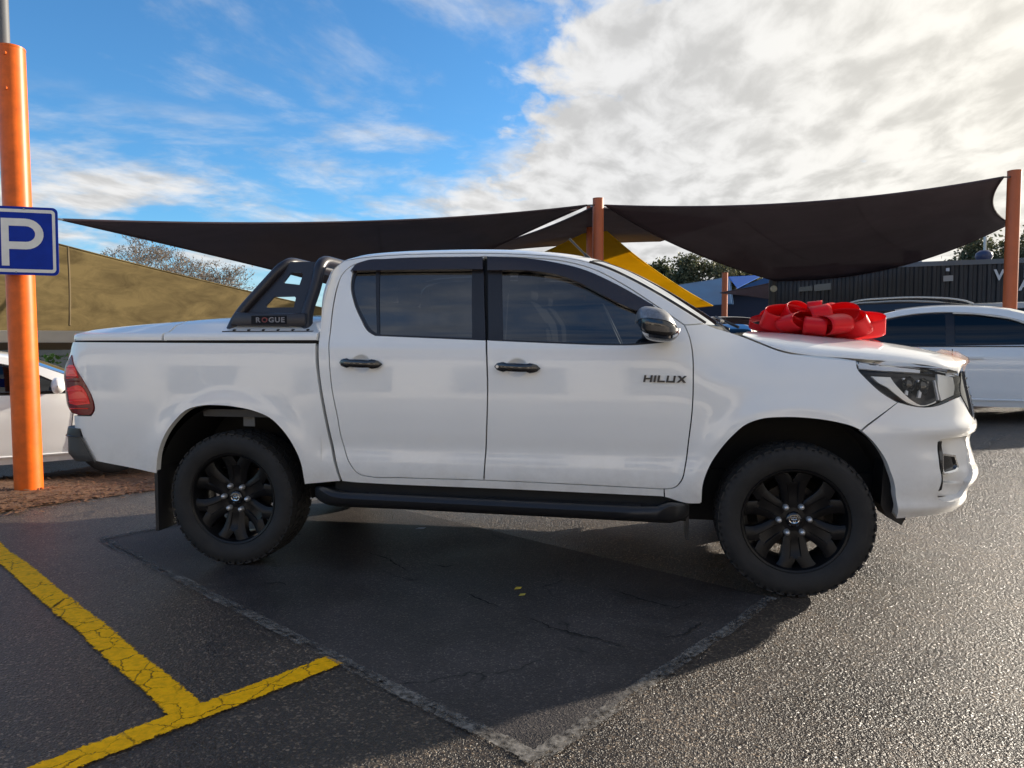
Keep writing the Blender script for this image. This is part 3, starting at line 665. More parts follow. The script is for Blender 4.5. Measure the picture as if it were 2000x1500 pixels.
fl = T([(1843, 886, 'c'), (1868, 889, 'c'), (1874.5, 912, 'c'), (1870, 920, 'c'), (1845, 927, 'c')])
fi = T([(1844.5, 890, 'c'), (1866, 892.5, 'c'), (1871.5, 911, 'c'), (1867.5, 916.5, 'c'), (1846, 922.5, 'c')])
panel('fog_lamp_bezel', fl, M_chrome, truck, holes=[fi], off=-.004, thick=.02, gap=0)
panel('fog_lamp', fi, M_gloss, truck, off=-.014, thick=.02, gap=-.002)
# headlamp
lo = T(LAMP_LOW); top_px = [(1873, 734, 'c'), (1845, 727), (1813, 721), (1773, 716), (1720, 711), (1672, 706.5, 'c')]
lampo = T(LAMP_LOW[:-1]) + T([(1876, 772, 'c'), (1877, 752)]) + T(top_px[:-1])
hl = panel('headlight', lampo, M_lens, truck, off=.001, thick=.01, gap=.0015)
for nm, pts, mt_, of in (
    ('lamp_housing', lampo, M_lampdk, -.075),
    ('light_pipe', T([(1675, 708, 'c'), (1720, 712), (1773, 717), (1800, 721, 'c'), (1800, 728, 'c'), (1770, 726), (1720, 723), (1679, 719, 'c')]), M_led, -.010),
    ('light_guide', T([(1705, 731, 'c'), (1745, 733, 'c'), (1752, 744), (1768, 763), (1790, 782), (1806, 790), (1826, 787), (1838, 781, 'c'), (1838, 786, 'c'), (1822, 792), (1803, 793.5), (1780, 787), (1755, 770), (1738, 756), (1720, 746)]), M_lampin, -.030),
    ('light_bar', T([(1768, 735, 'c'), (1776, 735, 'c'), (1782, 752), (1780, 772, 'c'), (1773, 770, 'c'), (1775, 752)]), M_led, -.028),
    ('light_bar', T([(1799, 739, 'c'), (1807, 740, 'c'), (1810, 756), (1806, 777, 'c'), (1799, 776, 'c'), (1802, 757)]), M_led, -.028),
    ('light_bar', T([(1828, 741, 'c'), (1832, 742, 'c'), (1840, 780, 'c'), (1836, 782, 'c')]), M_led, -.014),
    ('reflector', T([(1836, 728, 'c'), (1868, 735, 'c'), (1872, 752), (1870, 771, 'c'), (1844, 783, 'c'), (1838, 760)]), M_lampin, -.018)):
    panel(nm, pts, mt_, hl, off=of, thick=.012, gap=.002, both=False); 
    # the far lamp's own pieces
    panel_far = bpy.context.scene.objects.get(nm)
for cx, cy in ((1782, 748), (1812, 752)):
    q = onto(body, cx, cy); c = body(q[0], q[1], -.055); n_ = nrm(body, q[0], q[1])
    mb = MB(); rings = []
    ax = Vector((.75, -.62, .1)).normalized(); u_ = ax.cross(Vector((0, 0, 1))).normalized(); v_ = ax.cross(u_)
    for r_, h_ in ((.040, 0), (.042, .02), (.036, .024), (.030, .032), (.016, .040), (.001, .042)): rings.append([Vector(c)+ax*h_+(u_*math.cos(a)+v_*math.sin(a))*r_ for a in (2*math.pi*k/20 for k in range(20))])
    V = [p for r_ in rings for p in r_]; F = [(i*20+k, i*20+(k+1) % 20, (i+1)*20+(k+1) % 20, (i+1)*20+k) for i in range(5) for k in range(20)]
    MB().add(V, F).build('projector_lens', M_gloss, hl)
# grille
ge = onto(body, 1878, 742)
gl = [(float(ge[0]), 1.135, True), (SM, 1.135, True), (SM, .872, True), (X0+LN*.70, .880, True)] + gr_edge[::-1]
panel('grille', gl, M_gloss, truck, off=.004, thick=.05, gap=.004)
for k in range(5):
    z = .915+.046*k; s0 = float(ge[0])+.03+(.12 if k < 2 else .02)
    ss = np.linspace(s0, SM, 24); q = body(ss, np.full(24, z), .001); pts = [tuple(p) for p in q]+[(p[0], -p[1], p[2]) for p in q[::-1][1:]]
    MB().tube(pts, .0065, 6).build('grille_bar', M_gloss, truck)
panel('lower_grille', [(X0+LN*.80, .76, True), (SM, .76, True), (SM, .53, True), (X0+LN*.76, .53, True)], M_black, truck, off=.006, thick=.03)

# ---- tail lamp and rear bumper
tl = T([(135.5, 693, 'c'), (180.5, 777), (184, 790), (184, 801), (178, 811, 'c'), (150, 809), (140, 803), (133, 790), (129, 757), (127, 735), (129.5, 715)])
tail = panel('tail_light', tl, M_redd, truck, off=.006, thick=.04, gap=.002)
for nm, pts, mt_ in (('stop_lens', [(137, 712, 'c'), (146, 714), (152, 728), (155, 738, 'c'), (133, 740, 'c'), (132, 722)], M_red), ('stop_lens', [(134, 757, 'c'), (163, 756), (175, 778), (178, 789, 'c'), (150, 791), (139, 788, 'c')], M_red), ('lens_bar', [(137, 771, 'c'), (168, 769), (173, 777, 'c'), (139, 780, 'c')], M_redl), ('lens_bar', [(138, 723, 'c'), (148, 724), (151, 730, 'c'), (135, 732, 'c')], M_redl)):
    panel(nm, T(pts), mt_, tail, off=.009 if nm == 'stop_lens' else .011, thick=.004, gap=.001, both=False)
for y_ in (718, 736, 744, 763, 784, 797):
    x0_, x1_ = 131+max(0, (y_-760)*.16), 140+(y_-700)*.36
    MB().tube([tuple(body(*onto(body, x_, y_+.02*(x_-130)), .0125)) for x_ in np.linspace(x0_+3, x1_, 5)], .0028, 5).build('lens_rib', M_redd if y_ in (736, 744) else M_redl, tail)
def tailgate():
    zz = np.linspace(.80, 1.30, 14); P = np.array([[(XT-float(tail_a(z)), float(halfw(XT, z))*.757*t, z) for t in np.linspace(-1, 1, 9)] for z in zz]); grid_mesh('tailgate', P, M_white, truck, flip=True)
tailgate()
def rear_bumper():
    # wraps the corner a little outside the body: plan = side, rounded corner, straight across the back
    PX, PY = _arc([(0, 1), (.35, .998), (.62, .985), (.82, .955), (.95, .90), (1, .82), (1, .4), (1, 0)], .30, .92)
    def Sb(s_, z):
        s_ = np.asarray(s_, float); z = np.asarray(z, float); v = np.clip((-.80-s_)/1.1, 0, 1); a = .345-.9*np.maximum(0, .62-z)-.02*sstep(.74, .80, z); return np.stack([-.80-a*PX(v)+0*z, -.905*PY(v)+.35*np.maximum(0, .60-z), z+0*v], -1)
    def TB(pts): return [(*map(float, onto(Sb, p[0], p[1], -1.0)), len(p) > 2) for p in pts]
    z0, z1, zm = float(onto(Sb, 140, 893, -1.0)[1]), float(onto(Sb, 140, 835, -1.0)[1]), float(onto(Sb, 140, 852, -1.0)[1])
    q = TB([(187, 901.5, 'c'), (163, 857), (161, 853, 'c')]); qs = TB([(161, 853, 'c'), (157, 837, 'c')]); E_ = -1.899
    panel('rear_bumper', [(q[0][0], q[0][1], True), q[1], (q[2][0], zm, True), (E_, zm, True), (E_, z0-.01, True), (-1.35, z0-.01, True), (-1.0, z0-.025, False)], mat('bumper_grey', (.05, .048, .046), .40), truck, S=Sb, thick=.05, grid=.03)
    panel('bumper_step', [(qs[0][0], zm, True), (qs[1][0], z1, True), (E_, z1, True), (E_, zm, True)], M_black, truck, S=Sb, off=.006, thick=.10, grid=.03)
    MB().tube([tuple(Sb(s_, zm)+np.array([-.004, -.006, 0])) for s_ in np.linspace(-1.3, q[2][0], 12)]+[tuple(Sb(p[0], p[1])+np.array([0, -.006, 0])) for p in q[1::-1]], .005, 6).build('bumper_trim', M_dchrome, truck)
    MB().box(-1.10, -.98, -.74, .74, .62, .76).build('bumper_beam', M_dark, truck)
rear_bumper()

# ---- lettering and handles
def on_side(px, py, off): q = onto(body, px, py); return body(q[0], q[1], off)
def lettering():
    L = {'H': [[(0, 0), (.2, 0), (.2, .4), (.62, .4), (.62, 0), (.82, 0), (.82, 1), (.62, 1), (.62, .62), (.2, .62), (.2, 1), (0, 1)]],
         'I': [[(0, 0), (.2, 0), (.2, 1), (0, 1)]], 'L': [[(0, 0), (.74, 0), (.74, .25), (.2, .25), (.2, 1), (0, 1)]],
         'U': [[(0, 0), (.84, 0), (.84, 1), (.64, 1), (.64, .25), (.2, .25), (.2, 1), (0, 1)]],
         'X': [[(0, 0), (.26, 0), (.45, .33), (.66, 0), (.94, 0), (.6, .52), (.9, 1), (.64, 1), (.46, .7), (.26, 1), (-.02, 1), (.31, .52)]]}
    x = 0; W = {'H': .98, 'I': .36, 'L': .86, 'U': 1.0, 'X': .95}; tot = sum(W[c] for c in 'HILUX')
    for ch in 'HILUX':
        for poly in L[ch]:
            def fn(a, b, d, x=x):
                px = 1256+84*((x+a)/tot)+b*2.5; py = 746-13.5*b+.022*(px-1256); q = onto(body, px, py); return tuple(body(q[0], q[1], d))
            MB().prism(poly, .002, .008, fn).build('badge_letter', M_trim, truck, None)
        x += W[ch]
lettering()
def handle(px0, px1, py0, py1, key):
    c0, c1 = np.array(on_side(px0, py0, 0)), np.array(on_side(px1, py1, 0)); V = []; n = 14; m = 12
    for i in range(n+1):
        t = i/n; p = c0+(c1-c0)*t; k = math.sin(math.pi*t)**.35 if 0 < t < 1 else .05
        hh = .029*k*(1.1 if t < .25 or t > .72 else .8); dep = .014*k; y = .012+.026*math.sin(math.pi*t)**.6
        for j in range(m):
            a = 2*math.pi*j/m; V.append((p[0], p[1]-y-math.copysign(abs(math.cos(a))**.7, math.cos(a))*dep, p[2]+math.copysign(abs(math.sin(a))**.7, math.sin(a))*hh))
    F = [(i*m+j, i*m+(j+1) % m, (i+1)*m+(j+1) % m, (i+1)*m+j) for i in range(n) for j in range(m)] + [tuple(range(m)), tuple(n*m+j for j in range(m))[::-1]]
    door = [o for o in truck.children if o.name.startswith('front_door' if key else 'rear_door')]
    for o_, s in zip(door, (1, -1)):
        h = MB().add([(x, y*s, z) for x, y, z in V], F).build('door_handle', M_gloss, o_, 60)
        if key: MB().lathe([(.0001, -.002), (.008, -.002), (.008, .004)], 12, (c0[0]+.022, (c0[1]-.041)*s, c0[2])).build('key_lock', M_steel, o_)
handle(664, 748, 708, 711.5, False); handle(966, 1056, 715.5, 719.5, True)

# ---- mirror
def mirror():
    for s in (1, -1):
        c = np.array([2.395, -1.045, 1.365]); V = []; n, m = 18, 24; F = []
        def sect(x):  # vertical oval sections along X (front rounded, rear flat)
            pass
        ring = []
        for i in range(n+1):
            t = -1+2*i/n; x = t*.098; k = max(.03, (1-abs(t)**(4.5 if t < 0 else 2.6))**.55)
            zt, zb = .090*k-.012*max(0, t)-.0, .078*k; yo, yi = .115*k, .09*k
            for j in range(m):
                a = 2*math.pi*j/m; ca, sa = math.cos(a), math.sin(a); f = lambda v: math.copysign(abs(v)**.78, v)
                ring.append((c[0]+x+.012*sa*-1, c[1]-(yo if ca > 0 else yi)*f(ca), c[2]+(zt if sa > 0 else zb)*f(sa)-.10*t*.12))
        def part(name, z0, z1, mt_, parent, off=0.0):
            # split by height in ring space
            mb = MB(); idx = [j for j in range(m)]
            F = []
            for i in range(n):
                for j in range(m):
                    a = 2*math.pi*(j+.5)/m; z = math.sin(a)
                    if z0 <= z < z1: F.append((i*m+j, i*m+(j+1) % m, (i+1)*m+(j+1) % m, (i+1)*m+j))
            VV = [(x+(x-c[0])*off, (y+(y-c[1])*off)*s, z+(z-c[2])*off) for x, y, z in ring]
            mb.add(VV, F); return mb.build(name, mt_, parent, 60)
        h = part('side_mirror', -2, 2, M_gloss, truck)
        part('mirror_cap', .20, 2, M_silver, h, .035); part('indicator_strip', -.16, .10, M_dchrome, h, .03); part('mirror_trim', -.75, -.42, M_chrome, h, .02)
        MB().bar((2.42, -.86*s, 1.315), (2.42, -1.0*s, 1.325), .09, .05).build('mirror_arm', M_gloss, h)
mirror()
a0, a1 = at_y(1158, 509, -.50), at_y(1112, 466, -.50)
a0 = np.array([a0[0], -.50, a0[2]-.01])
an = MB().tube([tuple(a0), tuple(a0+(a1-a0)*.35), tuple(a0+(a1-a0)*.36), tuple(a1)], [.014, .008, .0055, .0065], 8).build('antenna', M_black, truck, 40)

# ---- running board
def boards():
    tops = [at_y(px, py, -.99) for px, py in ((608, 957), (640, 953), (1320, 990), (1356, 1000))]
    xs = np.concatenate([np.linspace(.50, .66, 7), np.linspace(.72, 2.40, 18), np.linspace(2.44, 2.565, 6)])
    for s in (1, -1):
        V = []; m = 0
        prof = [(.975, -.040), (.998, -.018), (1.004, .004), (.990, .024), (.965, .030), (.945, .024), (.938, .004), (.84, .002), (.78, .002), (.78, -.045), (.88, -.054), (.95, -.052)]
        m = len(prof)
        for x in xs:
            k = min(1, max(.05, (x-.485)/.14))**.5*min(1, max(.05, (2.58-x)/.11))**.45
            ped = .030*(sstep(.70, .55, x)+sstep(2.37, 2.48, x))
            for w, h in prof: V.append((x, -(.80+(w-.80)*k)*s, .440-.022*(x-.5)/2.06+h*(.45+.55*k)+(ped*k if h > .02 else (ped*k*1.5 if 0 < h < .01 else 0))))
        F = [(i*m+j, i*m+(j+1) % m, (i+1)*m+(j+1) % m, (i+1)*m+j) for i in range(len(xs)-1) for j in range(m)] + [tuple(range(m)), tuple((len(xs)-1)*m+j for j in range(m))[::-1]]
        b = MB().add(V, F).build('running_board', M_black, truck, 50)
        for k in range(5): MB().box(.82, 2.32, min(-(.853+.02*k)*s, -(.863+.02*k)*s), max(-(.853+.02*k)*s, -(.863+.02*k)*s), .436, .4465).build('tread_rib', M_black, b)
        for x in (.78, 1.5, 2.2): MB().bar((x, -.5*s, .46), (x, -.84*s, .405), .06, .03).build('board_bracket', M_dark, b)
boards()

# ---- wheels
def wheel_meshes():
    W = {}
    RT, HW = .3875, .13
    prof = [(.262, -.105), (.272, -.116), (.300, -.127), (.325, -.131), (.350, -.128), (.366, -.120), (.378, -.106), (.3815, -.09), (.3815, .09), (.378, .106), (.366, .120), (.35, .128), (.325, .131), (.30, .127), (.272, .116), (.262, .105), (.255, .09), (.255, -.09)]
    mb = MB().lathe(prof, 96, closed=True)
    n = 44
    for k in range(n):
        for row, (y0, y1, sh) in enumerate(((-.124, -.082, 0), (-.074, -.028, .5), (-.020, .020, .15), (.028, .074, .6), (.082, .124, .1))):
            a0 = 2*math.pi*(k+sh)/n; a1 = a0+2*math.pi/n*.70; sk = .018*(1 if row in (1, 2) else -1) if 0 < row < 4 else 0
            V = []
            for y, da in ((y0, 0), (y1, sk/.38)):
                for a in (a0+da, a1+da):
                    edge = abs(y) > .1
                    for rr in (.372, .3795 if edge else .3875): V.append((rr*math.cos(a), y, rr*math.sin(a)))
            mb.add(V, [(0, 1, 3, 2), (4, 6, 7, 5), (0, 4, 5, 1), (2, 3, 7, 6), (1, 5, 7, 3), (0, 2, 6, 4)])
    # shoulder knobs and a raised ring on the sidewall
    for k in range(66):
        a0 = 2*math.pi*k/66; a1 = a0+2*math.pi/66*.55; V = []
        for a in (a0, a1):
            for r_, y in ((.345, -.1305), (.372, -.1215), (.345, -.126), (.372, -.114)): V.append((r_*math.cos(a), y+.0012, r_*math.sin(a)))
        mb.add(V, [(0, 1, 5, 4), (0, 2, 3, 1), (4, 5, 7, 6), (1, 3, 7, 5), (0, 4, 6, 2)])
    W['tyre'] = mb
    # rim barrel
    W['barrel'] = MB().lathe([(.262, -.112), (.268, -.106), (.268, -.098), (.255, -.085), (.247, -.05), (.232, -.03), (.228, .06), (.25, .11), (.262, .11), (.257, .118), (.240, .112), (.218, .06), (.222, -.03), (.238, -.055), (.244, -.09), (.252, -.108)][::-1], 72, closed=True)
    # six-spoke face
    def spoke_poly():
        half = [(.062, .040), (.090, .046), (.110, .046), (.145, .050), (.175, .059), (.205, .076), (.228, .098), (.246, .110)]
        return half
    sp = MB(); hp = spoke_poly()
    yf = spl([.05, .09, .14, .20, .246], [-.060, -.066, -.074, -.086, -.094])
    for k in range(6):
        a = R(90+60*k); ca, sa = math.cos(a), math.sin(a)
        def P(r_, w, y): return (r_*ca-w*sa, y, r_*sa+w*ca)
        V = []; hp = [(.060, .044), (.090, .054), (.110, .056), (.145, .060), (.172, .067), (.196, .076)]
        for r_, w in hp:
            y = float(yf(r_)); g_ = .007 if .1 < r_ < .18 else 0
            V += [P(r_, -w, y+.050), P(r_, -w, y+.008), P(r_, -w*.80, y), P(r_, -w*.42, y-.001), P(r_, -w*.34, y+g_), P(r_, w*.34, y+g_), P(r_, w*.42, y-.001), P(r_, w*.80, y), P(r_, w, y+.008), P(r_, w, y+.050)]
        m = 10; sp.add(V, [(i*m+j, i*m+j+1, (i+1)*m+j+1, (i+1)*m+j) for i in range(len(hp)-1) for j in range(m-1)] + [tuple(range(m)), tuple((len(hp)-1)*m+j for j in range(m))[::-1]])
        # the spoke forks into two prongs at the rim
        for s in (-1, 1):
            V = []; st = [(.186, .001, .072), (.206, .002, .082), (.220, .010, .094), (.234, .020, .107), (.247, .024, .118)]
            for r_, wi, wo in st:
                y = float(yf(min(r_, .246))); V += [P(r_, s*wi, y+.050), P(r_, s*wi, y+.006), P(r_, s*(wi+.22*(wo-wi)), y), P(r_, s*(wi+.78*(wo-wi)), y), P(r_, s*wo, y+.008), P(r_, s*wo, y+.050)]
            m = 6; sp.add(V, [(i*m+j, i*m+j+1, (i+1)*m+j+1, (i+1)*m+j) for i in range(len(st)-1) for j in range(m-1)] + [tuple(range(m)), tuple((len(st)-1)*m+j for j in range(m))[::-1]])
    sp.lathe([(.001, -.060), (.088, -.060), (.102, -.052), (.106, -.02), (.098, .03), (.001, .03)], 36)
    W['spokes'] = sp
    W['cap'] = MB().lathe([(.001, -.078), (.028, -.078), (.036, -.074), (.040, -.066), (.042, -.05)], 28)
    W['nut'] = MB().lathe([(.001, -.096), (.008, -.094), (.0135, -.086), (.0155, -.072), (.0155, -.05)], 12)
    # oval emblem on the cap
    em = MB()
    def ell(cx, cz, rx, rz, r_): em.tube([(cx+rx*math.cos(t), -.0795, cz+rz*math.sin(t)) for t in (2*math.pi*k/24 for k in range(24))], r_, 5, closed=True)
    ell(0, 0, .024, .0165, .0022); ell(0, .0065, .013, .0055, .0017); ell(0, -.001, .0062, .0135, .0017)
    W['emblem'] = em
    W['disc'] = MB().lathe([(.06, .03), (.165, .03), (.165, .055), (.06, .055)], 40, closed=True)
    return W
def wheels():
    W = wheel_meshes(); proto = None
    for x, s, rot in ((0, 1, R(4)), (3.085, 1, R(-3)), (0, -1, R(20)), (3.085, -1, R(33))):
        if proto is None:
            w = W['barrel'].build('wheel', M_rim, truck, 35)
            ch = [W['tyre'].build('tyre', M_rubber, w, 35), W['spokes'].build('rim_spokes', M_rim, w, 32), W['cap'].build('centre_cap', M_gloss, w, 40), W['emblem'].build('cap_emblem', M_chrome, w, 60), W['disc'].build('brake_disc', M_disc, w, 35)]
            nm = W['nut'].build('wheel_nut', M_steel, w, 50); ch.append(nm)
            for k in range(6):
                a = R(60+60*k); q = nm if k == 0 else link(nm.copy(), w); q.location = (.074*math.cos(a), 0, .074*math.sin(a))
                if k: ch.append(q)
            proto = (w, ch)
        else:
            w = link(proto[0].copy(), truck)
            for c in proto[1]: link(c.copy(), w)
        w.location = (x, -.775*s, .3875); w.rotation_euler = (0, rot, 0 if s > 0 else math.pi)
        # caliper and upright
    for x in (0, 3.085):
        for s in (1, -1): MB().box(x+.08, x+.17, min(-.74*s, -.66*s), max(-.74*s, -.66*s), .34, .50).build('brake_caliper', M_dark, truck)
wheels()

# ---- underbody: liners, chassis rails, axles, core behind the panel gaps, flaps
def under():
    for (ax, arch, xa, xb) in ((0, ARCH_R, -.47, .47), (3.085, None, 0, 0)):
        for s in (1, -1):
            P = []
            for k in range(25):
                a = math.pi*k/24; r_ = .505 if ax == 0 else .53
                x, z = ax+r_*math.cos(a)*(.96 if ax == 0 else .99), .405+(.53 if ax == 0 else .522)*max(-.2, math.sin(a))
                P.append([(x, -y*s, z) for y in ((.875 if ax == 0 else .845), .70, .42)])
            grid_mesh('wheel_liner', np.array(P), M_dark, truck, 60)
            mb = MB().box(ax-.50, ax+.50, min(-.42*s, -.40*s), max(-.42*s, -.40*s), .50, .95); mb.build('wheel_liner', M_dark, truck)
    c = MB()
    c.box(-1.02, -.53, -.86, .86, .66, 1.312); c.box(-.53, .53, -.875, .875, .955, 1.312); c.box(.53, .545, -.87, .87, .55, 1.312)
    c.build('bed_tub', M_dark, truck, None)
    c = MB(); c.box(.655, 2.50, -.845, .845, .48, 1.235); c.box(2.50, 2.56, -.80, .80, .50, 1.20)
    c.build('cabin_tub', M_dark, truck, None)
    MB().box(.70, 2.45, -.45, .74, .27, .50).build('underbody_block', M_dark, truck, None); MB().box(2.5, 3.6, -.38, .38, .26, .60).build('sump_guard', M_dark, truck, None)  # the wide box is added to block sunlight passing under the truck
    MB().box(.62, 2.56, -.855, .855, .36, .52).build('rocker_cover', M_dark, truck, None)
    panel('pillar_core', [(1.42, 1.20, True), (1.60, 1.20, True), (1.60, 1.80, True), (1.42, 1.80, True)], M_dark, truck, off=-.028, thick=.03, grid=.05)
    c = MB(); c.box(2.56, 3.63, -.70, .70, .965, 1.15); c.box(3.63, 3.80, -.66, .66, .50, 1.02); c.build('engine_bay', M_dark, truck, None)
    c = MB()
    for s in (-1, 1): c.bar((-1.05, .42*s, .56), (.6, .42*s, .56), .08, .14); c.bar((.6, .42*s, .50), (3.7, .42*s, .50), .08, .14)
    c.bar((-.9, -.42, .56), (-.9, .42, .56), .1, .1); c.build('chassis_frame', M_dark, truck, None)
    c = MB().tube([(0, -.70, .3875), (0, .70, .3875)], .045, 12); c.lathe([(.001, -.15), (.10, -.12), (.14, 0), (.10, .12), (.001, .15)], 18, (0, 0, .3875)); c.tube([(0, 0, .40), (1.5, 0, .48)], .035, 10)
    c.build('axle', M_dark, truck, 40); MB().tube([(3.085, -.66, .3875), (3.085, .66, .3875)], .035, 10).build('axle', M_dark, truck, 40)
    for s in (-1, 1): MB().bar((-.62, .62*s, .50), (.62, .62*s, .48), .06, .03).build('leaf_spring', M_dark, truck)
    MB().tube([(1.2, .3, .40), (.3, .3, .42), (-.1, .3, .60), (-.6, .3, .52), (-1.0, .35, .50)], .035, 10).build('exhaust_pipe', M_disc, truck, 60)
    MB().tube([(-.55, .0, .55), (-.95, .0, .55)], .16, 18).build('spare_wheel_well', M_dark, truck, 40)
    for s in (1, -1):
        # rear mud flaps
        f0 = [(-.505, .10), (-.37, .135), (-.36, .50), (-.42, .66), (-.48, .62), (-.49, .40)]
        MB().box(-.482, -.462, min(-.905*s, -.62*s), max(-.905*s, -.62*s), .185, .66).build('mud_flap', M_black, truck, None)
        MB().box(2.55, 2.565, min(-.88*s, -.62*s), max(-.88*s, -.62*s), .265, .55).build('mud_flap', M_black, truck, None)
        # splash guard under the bumper end
        f1 = [(3.55, .40), (3.62, .36), (3.64, .40), (3.60, .47), (3.60, .60), (3.53, .72), (3.52, .46)]
        MB().prism(f1, -.755*s, -.60*s, lambda a, b, d: (a, d, b)).build('splash_guard', M_black, truck, None)
        # bracket under the bed in the rear arch
    MB().box(.03, .10, -.80, -.79, .80, .86).build('bed_bracket', mat('primer_white', (.14, .14, .135), .6), truck); MB().box(-.20, .26, -.84, -.60, .858, .90).build('bed_flange', mat('primer_grey', (.05, .048, .046), .6), truck)
under()
def interior():
    def seat(x, y, w, name='front_seat'):
        P = MB()
        prof = [(x+.10, 1.10), (x+.02, 1.12), (x-.10, 1.50), (x-.02, 1.53), (x+.07, 1.40)]
        P.prism(prof, y-w/2, y+w/2, lambda a, b, d: (a, d, b)); o = P.build(name, M_seat, truck); bevel(o, .03)
        h = MB().box(x-.12, x-.03, y-.13, y+.13, 1.53, 1.70).build('headrest', M_seat, o); bevel(h, .03)
    seat(1.72, -.38, .50); seat(1.72, .38, .50); seat(.86, 0, 1.35, 'rear_seat')
    st = MB().tube([(2.16+.19*math.cos(t)*-.42, -.38+.19*math.sin(t), 1.33+.19*math.cos(t)*.9) for t in (2*math.pi*k/28 for k in range(28))], .016, 8, closed=True); st.build('steering_wheel', M_black, truck, 60)
    d = MB(); d.prism([(2.28, 1.22), (2.32, 1.33), (2.62, 1.29), (2.66, 1.2)], -.74, .74, lambda a, b, c: (a, c, b)); bevel(d.build('dashboard', M_black, truck), .02)
    MB().box(2.02, 2.05, -.11, .11, 1.62, 1.68).build('rear_view_mirror', M_gloss, truck)
interior()

# ---- hard lid over the bed
lid_top = spl([-1.25, -1.1, -.88, -.51, -.2, .36, .6], [1.340, 1.366, 1.394, 1.424, 1.442, 1.448, 1.448])
def lid(x0, x1, name, tail_end):
    xs = np.linspace(x0, x1, 26); n = 21; P = []
    for x in xs:
        w = float(halfw(max(x, XT), 1.30))+.004
        if x < XT: w *= float(YR(np.clip((XT-x)/.205, 0, 1)**1.0*.92))
        zt = float(lid_top(x)); k = 1 if not tail_end else float(sstep(x0-.02, x0+.10, x))
        row = []
        for s in (-1, 1):
            pr = [(1.0, 1.300), (1.002, 1.318), (.998, 1.332), (.985, 1.341), (.93, 1.350), (.86, 1.35+(zt-1.35)*.45), (.74, 1.35+(zt-1.35)*.82), (.56, zt), (.3, zt+.012), (0, zt+.016)]
            pr = [(a*w, 1.302+(b-1.302)*(.55+.45*k)) for a, b in pr]; q = [(x, s*a, b) for a, b in pr]
            row += q if s < 0 else q[::-1][1:]
        P.append(row)
    P = np.array(P)
    a = P[0].copy(); a[:, 2] = 1.298; b = P[-1].copy(); b[:, 2] = 1.298; P = np.concatenate([a[None], P, b[None]])
    o = grid_mesh(name, P, M_white, truck); o.data.set_sharp_from_angle(angle=R(40)); return o
xs_ = at_y(318, 660, -.9)[0]
lid(-1.125, xs_-.005, 'bed_lid_rear', True); lid(xs_+.008, .545, 'bed_lid', False)
def lid_gap():
    MB().box(xs_-.004, xs_+.007, -.885, .885, 1.298, 1.325).build('lid_seal', M_trim, truck)
lid_gap()

